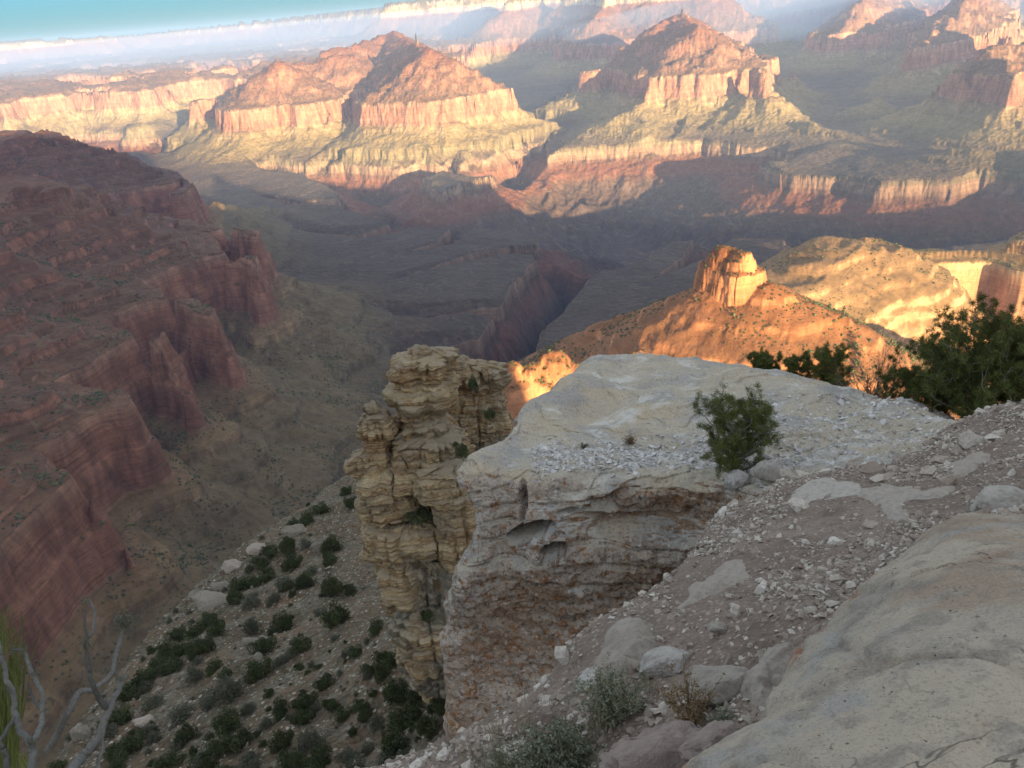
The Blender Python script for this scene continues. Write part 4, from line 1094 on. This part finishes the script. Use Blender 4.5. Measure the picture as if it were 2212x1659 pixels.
# ================================================================== plants
class MBuf:
    def __init__(s): s.v = []; s.f = []; s.t = []; s.n = 0
    def add(s, v, f, tone):
        v = np.asarray(v, float); s.v.append(v); s.f.append(np.asarray(f) + s.n); s.n += len(v)
        s.t.append(np.broadcast_to(tone, (len(v),)).astype(np.float32))
    def build(s, name, mat, parent=None, smooth=False):
        o = mesh_obj(name, np.concatenate(s.v), np.concatenate(s.f), mat, parent, smooth)
        at = o.data.attributes.new('tone', 'FLOAT', 'POINT'); at.data.foreach_set('value', np.concatenate(s.t))
        return o
def tube(buf, pts, rad, tone=.5, k=6):
    pts = np.asarray(pts, float); rad = np.broadcast_to(rad, (len(pts),))
    T = np.gradient(pts, axis=0); T /= np.linalg.norm(T, axis=1, keepdims=True) + 1e-9
    up = np.array([0.13, 0.31, .94]); A = np.cross(T, up); A /= np.linalg.norm(A, axis=1, keepdims=True) + 1e-9; B = np.cross(T, A)
    th = np.linspace(0, 2 * math.pi, k, endpoint=False)
    P = pts[:, None] + rad[:, None, None] * (np.cos(th)[None, :, None] * A[:, None] + np.sin(th)[None, :, None] * B[:, None])
    q = grid_faces(len(pts), k, wrap=True)
    buf.add(P.reshape(-1, 3), np.concatenate([q[:, [0, 1, 2]], q[:, [0, 2, 3]]]), tone)
def blades(buf, c, d, ln, wd, tone, r):
    """thin triangles from points c along directions d"""
    n = len(c); d = d / (np.linalg.norm(d, axis=1, keepdims=True) + 1e-9)
    s_ = np.cross(d, r.normal(0, 1, (n, 3))); s_ /= np.linalg.norm(s_, axis=1, keepdims=True) + 1e-9
    ln = np.broadcast_to(ln, (n,))[:, None]; wd = np.broadcast_to(wd, (n,))[:, None]
    V_ = np.stack([c - s_ * wd / 2, c + s_ * wd / 2, c + d * ln], 1).reshape(-1, 3)
    buf.add(V_, np.arange(3 * n).reshape(-1, 3), np.repeat(np.broadcast_to(tone, (n,)), 3))
def leaves(buf, c, sz, tone, r):
    n = len(c)
    a = r.normal(0, 1, (n, 3)); a /= np.linalg.norm(a, axis=1, keepdims=True)
    b = np.cross(a, r.normal(0, 1, (n, 3))); b /= np.linalg.norm(b, axis=1, keepdims=True)
    sz = np.broadcast_to(sz, (n,))[:, None]
    V_ = np.stack([c - a * sz, c + b * sz * .55, c + a * sz, c - b * sz * .55], 1).reshape(-1, 3)
    i = np.arange(n)[:, None] * 4
    buf.add(V_, np.concatenate([i + [0, 1, 2], i + [0, 2, 3]]), np.repeat(np.broadcast_to(tone, (n,)), 4))
def walk(p, d, ln, n, r, wig=.25, up=.1):
    pts = [np.array(p, float)]; d = np.array(d, float)
    for i in range(n):
        d = d + r.normal(0, wig, 3) * .5 + np.array([0, 0, up]); d /= np.linalg.norm(d)
        pts.append(pts[-1] + d * ln / n)
    return np.array(pts)

def pinyon(name, base, h, w, label, seed, nl=26, nd=55, mat=M_PINE, lean=(0, 0), bottom=.12, group=None, ln=.045, dens=1.0, shape=.55):
    r = np.random.default_rng(seed)
    e = bpy.data.objects.new(name, None); COL.objects.link(e); e.location = Vector(base)
    tag(e, label, 'tree', group)
    W_, C_ = MBuf(), MBuf()
    tr = walk((0, 0, -.1 * h), (lean[0], lean[1], 1), h * .9, 9, r, .16, .12)
    tube(W_, tr, np.linspace(.035, .008, len(tr)) * h, .4, 7)
    tips = []
    for i in range(nl):
        f = bottom + (1 - bottom) * (i + .5) / nl
        p = np.array([np.interp(f, np.linspace(0, 1, len(tr)), tr[:, k]) for k in range(3)])
        az = i * 2.4 + r.uniform(-.5, .5)
        prof = (1 - abs((f - shape) / (1.12 - shape if f > shape else shape + .35)) ** 2) ** .5 if abs(f - shape) < 1 else .2
        L_ = w / 2 * max(.22, prof) * r.uniform(.7, 1.12)
        b = walk(p, (math.cos(az), math.sin(az), .15 + .5 * f), L_, 6, r, .3, .12)
        tube(W_, b, np.linspace(.013, .003, len(b)) * h, .5, 5)
        for j in range(2, 7):
            for q in range(r.integers(2, 4)):
                bb = walk(b[j], b[j] - b[j - 1] + r.normal(0, L_ * .12, 3), L_ * r.uniform(.16, .36), 3, r, .4, .16)
                tube(W_, bb, np.linspace(.004, .0015, 4) * h, .5, 4)
                tips += [bb[-1], bb[2], bb[-1] + r.normal(0, .03 * h, 3)]
    tips += [tr[-1], tr[-2]]
    T_ = np.array(tips)
    T_ = T_[r.random(len(T_)) < dens]
    for t in T_:
        n = nd; d = r.normal(0, 1, (n, 3)); d[:, 2] += .5
        d /= np.linalg.norm(d, axis=1, keepdims=True)
        c = t + d * .012 * r.random((n, 1)) + r.normal(0, .018, (n, 3)) * h / 1.3
        blades(C_, c, d, ln * r.uniform(.6, 1.1, n), ln * .085, np.clip(r.normal(.5, .1) + r.normal(0, .22, n), 0, 1), r)
    W_.build('trunk', M_BARK, e, True); C_.build('crown', mat, e)
    return e

# young pinyon on the ledge
p, n_ = S_LEDGE.at(1574, 1022)
pinyon('pinyon_tree', p - np.array([0, 0, .02]), 1.08, 1.2, 'young open pinyon tree standing alone on the pale ledge', 3, 28, 60, shape=.5, ln=.055, dens=.62)
# pines behind the ledge
pinyon('pinyon_tree', pd(2105, 925, 14.2), 1.16, 2.5, 'largest dark pinyon tree behind the right end of the ledge', 5, 56, 62, shape=.5, ln=.075, dens=.95, bottom=.05)
pinyon('pinyon_tree', pd(2225, 900, 14.0), 1.0, 1.9, 'dark pinyon crown at the right edge beside the largest pinyon', 6, 36, 60, ln=.075, dens=.9)
pinyon('pinyon_tree', pd(1995, 905, 14.4), .6, 1.5, 'low pinyon boughs spreading left of the largest pinyon', 7, 26, 60, ln=.07, dens=.8)
pinyon('pinyon_tree', pd(1648, 838, 17.6), .66, .95, 'small low pinyon peeping over the ledge, leftmost of the row', 8, 18, 60, ln=.07, dens=.9)
pinyon('pinyon_tree', pd(1722, 856, 17.2), .84, .8, 'ragged pinyon with gaps, between the leftmost and the round topped one', 9, 15, 60, ln=.07, dens=.75)
pinyon('pinyon_tree', pd(1792, 868, 16.8), 1.12, .8, 'round topped small pinyon just left of the bare twiggy shrub', 10, 20, 60, ln=.07, dens=.85, shape=.75)

def twiggy(name, base, h, w, label, seed, mat, nst=40, sub=5, rad=.004, cat='shrub', leaf=None, leafn=0, leafs=.01, up=.5, parent=None):
    r = np.random.default_rng(seed)
    e = bpy.data.objects.new(name, None); COL.objects.link(e); e.location = Vector(base)
    tag(e, label, cat)
    W_, C_ = MBuf(), MBuf()
    for i in range(nst):
        az = r.uniform(0, 6.28); sp = r.random() ** .7
        d = np.array([math.cos(az) * sp * w / h * .9, math.sin(az) * sp * w / h * .9, 1.0 - .45 * sp])
        L_ = h * r.uniform(.55, 1.05)
        b = walk(r.normal(0, .04 * w, 3) * [1, 1, .3], d, L_, 7, r, .22, .05 * up)
        tube(W_, b, np.linspace(rad, rad * .3, 8), r.uniform(.2, .8), 4)
        ends = [b]
        for j in range(sub):
            k = r.integers(2, 7)
            bb = walk(b[k], b[k] - b[k - 1] + r.normal(0, L_ * .07, 3), L_ * r.uniform(.15, .4), 4, r, .3, .05)
            tube(W_, bb, np.linspace(rad * .5, rad * .2, 5), r.uniform(.2, .8), 3); ends.append(bb)
        if leaf is not None:
            for en in ends:
                t = r.random(leafn) ** .7 * (len(en) - 1); k = np.clip(t.astype(int), 0, len(en) - 2)
                c = en[k] + (en[k + 1] - en[k]) * (t - k)[:, None] + r.normal(0, leafs * .8, (leafn, 3))
                leaves(C_, c, leafs * r.uniform(.5, 1.1, leafn), np.clip(r.normal(.5, .25, leafn), 0, 1), r)
    W_.build('stems', mat, e)
    if leaf is not None: C_.build('foliage', leaf, e)
    return e
twiggy('bare_shrub', pd(1880, 885, 15.8), 1.15, 1.25, 'grey brown leafless twiggy shrub behind the ledge, left of the largest pinyon', 21, M_TWIGBROWN, 60, 9, .007)
# small tufts on the ledge
p, n_ = S_LEDGE.at(1262, 966)
twiggy('grass_tuft', p, .11, .13, 'small dark grass tuft on the white pebbles of the ledge', 22, M_STRAW, 60, 1, .002, 'grass tuft', M_GREYLEAF, 6, .008)
p, n_ = S_LEDGE.at(1362, 958)
twiggy('grass_tuft', p, .16, .22, 'wider brown tuft on the ledge between the dark tuft and the young pinyon', 23, M_TWIGBROWN, 60, 2, .002, 'grass tuft', M_SEED, 5, .009)
p, n_ = S_LEDGE.at(1600, 1018)
twiggy('low_shrub', p, .22, .35, 'dead brown brush at the foot of the young pinyon', 24, M_TWIGBROWN, 60, 4, .003, 'shrub')

# scrub beside the path
def path_at(u, v): return S_PATH.at(u, v)[0]
twiggy('sage_bush', path_at(1325, 1540), .22, .32, 'grey green sage bush behind, below the tan block with lichen', 31, M_STRAW, 90, 4, .0016, 'shrub', M_SAGE, 12, .0065)
twiggy('sage_bush', path_at(1205, 1668), .20, .40, 'largest grey sage bush at the bottom of the view left of the mauve boulder', 32, M_STRAW, 190, 5, .0018, 'shrub', M_SAGE, 14, .0075)
twiggy('sage_bush', path_at(1100, 1680), .17, .34, 'low sage bush at the left side of the largest sage bush', 33, M_STRAW, 70, 4, .0014, 'shrub', M_SAGE, 10, .006)
twiggy('seed_shrub', path_at(1490, 1562), .23, .15, 'upright shrub of brown seed stalks in front of the bluish boulder', 34, M_SEED, 22, 3, .002, 'shrub', M_SEED, 22, .0055)
twiggy('green_scrub', path_at(1560, 1575), .08, .17, 'low green scrub at the foot of the brown seed stalks', 35, M_STRAW, 60, 3, .0012, 'shrub', M_SAGE, 12, .005)
def grass(base, h, n, label, seed, spread=.5, mat=M_STRAW, wd=.0022, name='dry_grass', cat='grass'):
    r = np.random.default_rng(seed); B_ = MBuf()
    for i in range(n):
        az = r.uniform(0, 6.28); sp = r.random() * spread
        b = walk(np.r_[r.normal(0, .02, 2), 0], (math.cos(az) * sp, math.sin(az) * sp, 1), h * r.uniform(.5, 1.05), 6, r, .12, -.02)
        tube(B_, b, np.linspace(wd, wd * .35, 7) / 2, r.uniform(0, 1), 3)
    o = B_.build(name, mat); o.location = Vector(base); tag(o, label, cat); return o
grass(path_at(1130, 1575), .24, 26, 'tall dry grass stalks against the rusty face of the ledge', 41, .35)
grass(path_at(1075, 1590), .20, 20, 'dry grass stalks left of the tall grass, above the drop', 42, .4)
grass(path_at(1300, 1580), .19, 30, 'pale dry stems sticking out of the sage bush behind', 43, .7)
grass(path_at(1400, 1490), .12, 8, 'few thin stems beside the bluish boulder', 44, .5)
grass(path_at(1010, 1630), .06, 30, 'short ochre grass at the bottom edge of the path', 45, .9)

# brush on the hillside
def bush_proto(kind, seed):
    r = np.random.default_rng(seed); B_ = MBuf(); Wd = MBuf()
    k = 13 if kind != 'grey' else 16
    cs = r.normal(0, 1, (k, 3)); cs /= np.linalg.norm(cs, axis=1, keepdims=True); cs *= r.uniform(.25, .78, (k, 1)); cs[:, 2] = np.abs(cs[:, 2]) * .9 + .15
    for c in cs:
        n = 260 if kind != 'grey' else 110
        rr = r.uniform(.24, .44)
        d = r.normal(0, 1, (n, 3)); d /= np.linalg.norm(d, axis=1, keepdims=True)
        pts = c + d * rr * (r.random((n, 1)) ** .25)
        leaves(B_, pts, .055, np.clip(r.normal(.45, .16) + r.normal(0, .2, n), 0, 1), r)
    for i in range(10 if kind == 'grey' else 4):
        az = r.uniform(0, 6.28)
        b = walk((0, 0, -.25), (math.cos(az) * .5, math.sin(az) * .5, 1), 1.1, 5, r, .3, 0); tube(Wd, b, np.linspace(.04, .01, 6), .5, 4)
    return B_, Wd
protos = {}
for kind, mat in (('dark', M_JUN), ('grey', M_GREYLEAF)):
    protos[kind] = []
    for q in range(4):
        B_, Wd = bush_proto(kind, 60 + q + (10 if kind == 'grey' else 0))
        fo = B_.build('crown', mat); st_ = Wd.build('stems', M_BARK)
        protos[kind].append([fo.data, st_.data])
        bpy.data.objects.remove(fo); bpy.data.objects.remove(st_)
def bush(p, w, h, kind, k, label, group, name='juniper_bush'):
    fd, sd_ = protos[kind][k % 4]
    e = bpy.data.objects.new(name, None); COL.objects.link(e); e.location = Vector(p)
    a = random.uniform(0, 6.28)
    c = bpy.data.objects.new('crown', fd); COL.objects.link(c); c.parent = e
    t = bpy.data.objects.new('stems', sd_); COL.objects.link(t); t.parent = e
    e.scale = (w / 1.9, w / 1.9, h / 1.5); e.rotation_euler = (0, 0, a)
    tag(e, label, 'shrub', group); return e
LIST = [(1340, 640, 130, 150, 'upper half of the tall dark clump'), (1345, 790, 140, 170, ''), (1440, 650, 80, 90, ''), (940, 970, 150, 130, ''), (930, 1090, 150, 130, ''), (1620, 1050, 140, 160, ''), (1570, 860, 100, 100, ''), (1280, 1165, 110, 120, ''), (1150, 960, 120, 120, ''), (1310, 1290, 70, 80, ''),
    (1040, 1310, 95, 150, ''), (1190, 1270, 120, 130, ''), (1170, 1360, 110, 100, ''), (1515, 1310, 75, 90, ''), (1700, 1380, 170, 140, ''), (1680, 1500, 180, 160, ''), (1800, 1230, 130, 130, ''), (1670, 1220, 150, 160, ''), (1780, 1330, 150, 130, ''), (1930, 1290, 110, 130, ''), (1910, 460, 70, 100, ''), (1855, 790, 70, 70, ''),
    (720, 1220, 150, 150, 'g'), (800, 1200, 120, 130, 'g'), (740, 1400, 170, 150, ''), (800, 1480, 150, 150, ''), (700, 1530, 130, 120, ''), (1060, 830, 120, 150, ''), (890, 850, 110, 150, 'g'), (1330, 400, 110, 140, ''), (1320, 480, 100, 100, ''), (1440, 160, 90, 90, ''), (1410, 100, 80, 60, ''), (1260, 200, 100, 80, ''), (1180, 260, 100, 80, ''), (1110, 290, 90, 70, ''), (1080, 400, 110, 110, ''),
    (980, 440, 100, 90, ''), (920, 500, 100, 90, ''), (1180, 390, 80, 80, 'g'), (1120, 500, 110, 110, ''), (960, 580, 110, 90, ''), (880, 610, 120, 100, ''), (800, 620, 100, 90, ''), (780, 700, 110, 90, ''), (1190, 600, 110, 130, ''), (1060, 620, 110, 100, 'g'), (1000, 700, 90, 80, 'g'), (640, 820, 130, 90, ''), (680, 860, 110, 100, ''), (560, 890, 110, 90, ''), (470, 900, 110, 90, ''),
    (600, 970, 120, 100, ''), (500, 980, 120, 100, ''), (400, 990, 110, 90, ''), (430, 1080, 120, 100, ''), (340, 1080, 120, 100, ''), (280, 1150, 120, 110, ''), (200, 1220, 120, 110, ''), (560, 1110, 110, 110, 'g'), (330, 1280, 130, 90, 'g'), (500, 1330, 150, 100, 'g'), (640, 1280, 110, 90, 'g'), (520, 1450, 110, 130, ''), (230, 1510, 140, 110, ''), (130, 1560, 130, 100, ''), (420, 1600, 130, 80, ''),
    (860, 1600, 120, 90, 'g'), (1060, 1480, 120, 140, ''), (1200, 1480, 150, 160, 'g'), (1260, 1580, 150, 140, ''), (1080, 1590, 130, 110, ''), (1440, 1440, 60, 60, ''), (1570, 1390, 90, 90, 'g'), (1400, 1570, 90, 80, 'g'), (1530, 1530, 90, 80, 'g'), (1340, 920, 70, 50, 'g'), (1440, 980, 30, 30, 'g'), (1400, 1050, 30, 30, ''), (1150, 1090, 40, 40, ''), (640, 960, 90, 90, ''), (880, 720, 100, 80, 'g'), (660, 1090, 100, 90, ''),
    (150, 1350, 120, 90, ''), (90, 1440, 110, 90, 'g'), (320, 1440, 90, 80, 'g'), (600, 1590, 120, 90, ''), (960, 1400, 90, 90, 'g'), (870, 1310, 90, 80, 'g'), (1860, 1420, 130, 160, ''), (1640, 1600, 120, 80, 'g')]
rb = random.Random(4)
def side_of(u, v):
    if v < 1130: return 'high on the hillside near the foot of the rock tower'
    if u < 480: return 'on the left crest of the hillside'
    if v > 1540 and u < 700: return 'low on the hillside at the bottom of the view'
    if u > 820 and v > 1400: return 'in the shaded hollow below the rock tower'
    if u > 700 and v < 1420: return 'on the bare scree left of the rock tower'
    return 'in the middle of the hillside'
for i, (zx, zy, w, h, t) in enumerate(LIST):
    u, v = 203 + zx * .3874, 1016.6 + (zy + h * .3) * .3874
    p, n_ = S_HS.at(u, v); d = np.linalg.norm(p); k = d / FPX * .3874
    kind = 'grey' if t == 'g' else 'dark'
    szw = 'large' if w * h > 17000 else ('middling' if w * h > 9000 else 'small')
    bush(p - n_ * .1, w * k * 1.1, h * k * 1.12, kind, i, '%s %s %s' % (szw, 'dark green rounded bush' if kind == 'dark' else 'sparse grey green bush', side_of(u, v)), 'bushes on the brushy hillside')
n_small = 0
while n_small < 200:
    u = rb.uniform(60, 960); v = rb.uniform(1060, 1680)
    p, n_ = S_HS.at(u, v)
    pu, pv = project(p)
    if abs(pu - u) > 6 or abs(pv - v) > 6: continue
    d = np.linalg.norm(p); w = rb.uniform(.35, 1.0) if rb.random() < .7 else rb.uniform(1.0, 1.9)
    if u > 700 and v < 1400 and w > .8: continue
    kind = 'grey' if rb.random() < .5 else 'dark'
    bush(p - n_ * .05, w, w * rb.uniform(.7, 1.1), kind, n_small, 'tiny %s tuft %s' % ('dark green' if kind == 'dark' else 'grey green', side_of(u, v)), 'small tufts on the brushy hillside', 'small_bush')
    n_small += 1
sb = MBuf(); r7 = np.random.default_rng(77)
pp, nn, kk = pick(S_HS, 5600, lambda u, v, P: (u < 1080) * (.15 + np.clip(fbm2(P[..., 0], P[..., 1], 8, 3, 875) * 3 + .5, 0, 2)), 36)
for q in range(len(pp)):
    w_ = r7.uniform(.12, .48); m_ = 30
    d_ = r7.normal(0, 1, (m_, 3)); d_ /= np.linalg.norm(d_, axis=1, keepdims=True); d_[:, 2] = np.abs(d_[:, 2])
    leaves(sb, pp[q] + d_ * w_ * r7.random((m_, 1)) ** .4, .05, np.clip(r7.normal(.4, .2) + r7.normal(0, .15, m_), 0, 1), r7)
o = sb.build('low_scrub', M_GREYLEAF); tag(o, 'low grey green ground scrub between the bushes on the hillside', 'scrub', kind='stuff')
# bushes on the tower
for i, (u, v, w, h, dd, lb) in enumerate([(1022, 826, 26, 40, 44.6, 'dark bush on the upper right shoulder of the rock tower'), (1057, 890, 24, 34, 45.2, 'dark bush in the middle of the tower shoulder'), (1000, 968, 28, 50, 44.0, 'dark upright bush where the tower meets the pale ledge'), (945, 1195, 30, 34, 50, 'dark bush in the cleft low on the tower'),
        (985, 958, 16, 12, 44.5, 'tiny bush on a tower shelf beside the upright bush'), (905, 1112, 60, 22, 47.5, 'flat dark brush on the wide shelf of the tower'), (925, 1325, 34, 30, 51, 'dark bush on the lower blocks of the tower'), (880, 1640, 60, 50, 52, 'dark bush in the hollow right below the tower')]):
    p = pd(u, v + h * .4, dd); k = dd / FPX
    bush(p, w * k * 1.1, h * k * 1.1, 'dark', i, lb, 'bushes on the rock tower')

# distant scrub on the butte hill and the left wall: too many to count
VN = gnormals(V)
def far_scrub(name, mask, n, s0, s1, seed, label):
    r = np.random.default_rng(seed)
    idx = np.flatnonzero(mask.ravel() & (np.abs(VN[..., 2]).ravel() > .72))
    du = (np.linalg.norm(np.gradient(V, axis=1), axis=-1) * np.linalg.norm(np.gradient(V, axis=0), axis=-1)).ravel()[idx]
    pt = V.reshape(-1, 3)[idx]
    w = du * np.clip(2.6 * fbm2(pt[:, 0], pt[:, 1], 90, 4, seed) + .35, .02, 1.6) ** 1.5
    k = r.choice(len(idx), n, p=w / w.sum()); pt = pt[k]
    ph0 = (1 + 5 ** .5) / 2
    ico = np.array([(-1, ph0, 0), (1, ph0, 0), (-1, -ph0, 0), (1, -ph0, 0), (0, -1, ph0), (0, 1, ph0), (0, -1, -ph0), (0, 1, -ph0), (ph0, 0, -1), (ph0, 0, 1), (-ph0, 0, -1), (-ph0, 0, 1)]) / 1.9
    fc = np.array([(0, 11, 5), (0, 5, 1), (0, 1, 7), (0, 7, 10), (0, 10, 11), (1, 5, 9), (5, 11, 4), (11, 10, 2), (10, 7, 6), (7, 1, 8), (3, 9, 4), (3, 4, 2), (3, 2, 6), (3, 6, 8), (3, 8, 9), (4, 9, 5), (2, 4, 11), (6, 2, 10), (8, 6, 7), (9, 8, 1)])
    sz = r.uniform(s0, s1, n) * np.where(r.random(n) < .15, 1.5, 1)
    vv = pt[:, None] + ico[None] * sz[:, None, None] * r.uniform(.65, 1.25, (n, 12, 1)) * np.array([1, 1, .8])
    vv[..., 2] += sz[:, None] * .3
    ff = (fc[None] + 12 * np.arange(n)[:, None, None]).reshape(-1, 3)
    o = mesh_obj(name, vv.reshape(-1, 3), ff, M_JUN, smooth=False)
    at = o.data.attributes.new('tone', 'FLOAT', 'POINT'); at.data.foreach_set('value', np.repeat(r.uniform(0, 1, n), 12).astype(np.float32))
    tag(o, label, 'scrub', kind='stuff')
far_scrub('scrub', nearhill & (VZ > -620), 11000, .7, 1.8, 71, 'tiny dark bushes dotted over the butte hill')
far_scrub('scrub', nearmass, 4000, 1.0, 2.2, 73, 'small dark bushes dotted over the sunlit mesa')
far_scrub('scrub', (VX < -200) & (RR < 2600) & (VZ > -960), 8000, 1.2, 2.8, 72, 'dark scrub dotted over the left canyon slopes')

# ---- dead branches in the near left corner
tz = lambda zx, zy, d: pd(zx * .2451, 1253.8 + zy * .2451, d)
e = empty('dead_shrub', (0, 0, 0), 'bare grey dead branches with lichen in the bottom left corner', 'dead shrub')
BR = [([(620, 1760, 1.72), (650, 1653, 1.75), (720, 1560, 1.8), (800, 1470, 1.8), (880, 1350, 1.8), (930, 1200, 1.8), (1000, 1050, 1.8), (1060, 930, 1.8), (1110, 840, 1.8)], 40, 20),
      ([(940, 1140, 1.8), (870, 1030, 1.78), (820, 930, 1.76), (790, 800, 1.75), (760, 650, 1.74), (760, 500, 1.74), (740, 260, 1.74)], 24, 9),
      ([(775, 500, 1.74), (810, 470, 1.75), (835, 300, 1.77), (770, 160, 1.78)], 15, 8),
      ([(420, 1500, 2.3), (520, 1330, 2.25), (600, 1170, 2.2), (690, 1000, 2.2), (820, 960, 2.2), (980, 830, 2.2), (1010, 700, 2.2), (1050, 560, 2.2), (1090, 430, 2.2)], 26, 14),
      ([(1040, 880, 2.2), (1010, 760, 2.2), (930, 800, 2.2)], 14, 6),
      ([(250, 1760, 1.6), (290, 1560, 1.6), (270, 1440, 1.6), (190, 1340, 1.6), (140, 1180, 1.6), (110, 1000, 1.6), (60, 880, 1.6), (20, 680, 1.6), (-20, 540, 1.6)], 30, 15),
      ([(290, 1440, 1.62), (350, 1300, 1.7), (380, 1150, 1.75), (350, 950, 1.75), (270, 800, 1.75), (215, 640, 1.75), (100, 610, 1.75)], 22, 12),
      ([(380, 1150, 1.75), (290, 1040, 1.8), (250, 900, 1.8)], 14, 7),
      ([(880, 1760, 1.8), (870, 1600, 1.8), (905, 1450, 1.8), (880, 1360, 1.8)], 15, 10),
      ([(80, 1760, 1.5), (40, 1520, 1.5), (10, 1400, 1.5), (120, 1210, 1.55)], 22, 12),
      ([(1090, 430, 2.2), (1150, 360, 2.2), (1210, 330, 2.2)], 10, 4), ([(1090, 430, 2.2), (1060, 350, 2.2), (1010, 320, 2.2)], 10, 4),
      ([(760, 560, 1.74), (700, 540, 1.74)], 8, 4), ([(300, 790, 1.75), (345, 830, 1.76)], 10, 5), ([(380, 1150, 1.75), (435, 1120, 1.76)], 10, 6)]
r6 = np.random.default_rng(12); lich = MBuf()
for pts, w0, w1 in BR:
    P = cr(np.array([tz(*q) for q in pts]), len(pts) * 7)
    kn = r6.normal(0, 1, P.shape); P = P + .0016 * (kn + np.roll(kn, 1, 0) + np.roll(kn, -1, 0)) / 3
    dist = np.linalg.norm(P, axis=1)
    rad = np.linspace(w0, w1, len(P)) * .2451 / FPX * dist * np.exp(.05 * r6.normal(0, 1, len(P)))
    B_ = MBuf(); tube(B_, P, rad, .5, 8); B_.build('branch', M_TWIG, e, True)
for zx, zy, d, rr, n in ((760, 560, 1.73, 50, 60), (740, 170, 1.75, 40, 50), (1090, 370, 2.18, 70, 110), (1210, 350, 2.18, 45, 60), (1300, 200, 2.18, 26, 40), (280, 1430, 1.59, 45, 50), (215, 610, 1.74, 32, 40), (120, 610, 1.74, 32, 40), (300, 820, 1.74, 32, 40), (60, 960, 1.59, 30, 40), (420, 1130, 1.74, 26, 30), (1060, 860, 1.79, 28, 40)):
    c = tz(zx, zy, d); k = rr * .2451 / FPX * d
    leaves(lich, c + r6.normal(0, k * .5, (n * 3, 3)), k * .16, r6.uniform(.3, 1, n * 3), r6)
lich.build('lichen', M_GREYLEAF, e)
B_ = MBuf()
for i in range(150):
    u0 = r6.uniform(-30, 40); d = r6.uniform(1.9, 2.2)
    a_, b_ = pd(u0, r6.uniform(1560, 1700), d), pd(u0 + r6.normal(-4, 14), r6.uniform(1310, 1470), d)
    t = np.linspace(0, 1, 6)[:, None]; P = a_ + (b_ - a_) * t + r6.normal(0, .010, (6, 3)) * t
    tube(B_, P, np.linspace(.0017, .0008, 6), r6.uniform(0, 1), 4)
o = B_.build('green_shrub', M_EPHEDRA); tag(o, 'upright yellow green stems at the left edge behind the dead branches', 'shrub')
B_ = MBuf()
for i in range(26):
    a_ = tz(r6.uniform(180, 320), 1750, 1.7); b_ = tz(r6.uniform(140, 330), r6.uniform(1480, 1640), 1.7)
    t = np.linspace(0, 1, 5)[:, None]; tube(B_, a_ + (b_ - a_) * t, np.linspace(.003, .001, 5), r6.uniform(.6, 1), 4)
o = B_.build('green_shrub', M_EPHEDRA); tag(o, 'short yellowish stems at the very bottom below the dead branches', 'shrub')

# ------------------------------------------------------------------ air
def volume_mat(name, density, color, g=0.0):
    m = bpy.data.materials.new(name); m.use_nodes = True
    t = m.node_tree; t.nodes.clear()
    out = t.nodes.new('ShaderNodeOutputMaterial'); pv = t.nodes.new('ShaderNodeVolumePrincipled')
    pv.inputs['Density'].default_value = density; pv.inputs['Color'].default_value = (*color, 1)
    pv.inputs['Anisotropy'].default_value = g
    t.links.new(pv.outputs[0], out.inputs['Volume'])
    return m
def box(name, lo, hi, mat):
    v = [(x, y, z) for x in (lo[0], hi[0]) for y in (lo[1], hi[1]) for z in (lo[2], hi[2])]
    f = [(0, 1, 3, 2), (4, 6, 7, 5), (0, 4, 5, 1), (2, 3, 7, 6), (0, 2, 6, 4), (1, 5, 7, 3)]
    return mesh_obj(name, v, f, mat)
ztop = float(max(V[..., 2].max(), Zr.max())) + 5
def smoke(name, c, rad, dens, label, rot=0.0):
    nu, nv = 48, 24
    th = np.linspace(0, 2 * math.pi, nu, endpoint=False); fi = np.linspace(.02, math.pi - .02, nv)
    x_ = rad[0] * np.sin(fi)[:, None] * np.cos(th); y_ = rad[1] * np.sin(fi)[:, None] * np.sin(th); z_ = rad[2] * np.cos(fi)[:, None] + 0 * th
    P = np.stack([x_ * math.cos(rot) - y_ * math.sin(rot), x_ * math.sin(rot) + y_ * math.cos(rot), z_], -1)
    P = P * (1 + .18 * fbm3(P / rad[0], .5, 2, 990))[..., None] + np.array(c)
    q = grid_faces(nv, nu, wrap=True)
    f = [list(t)[::-1] for t in q] + [list(range(nu)), list(range((nv - 1) * nu, nv * nu))[::-1]]
    o_ = mesh_obj(name, P.reshape(-1, 3), f, volume_mat(name + '_air', dens, (0.40, 0.56, 0.86)))
    tag(o_, label, 'smoke', kind='stuff')
smoke('smoke', (-3500, 13800, -260), (10500, 2600, 300), 1.7e-4, 'long low bank of pale smoke in front of the far rim', .0)
smoke('smoke', (4600, 11200, -380), (3600, 1900, 340), 2.0e-4, 'bluish smoke bank filling the side canyon right of the pyramid mountain')
hz = box('haze', (-31000, -6000, -1500), (29000, 37000, ztop), volume_mat('haze_air', 2.5e-5, (0.42, 0.60, 1.0)))
tag(hz, 'thin bluish morning haze filling the canyon', 'haze', kind='stuff')
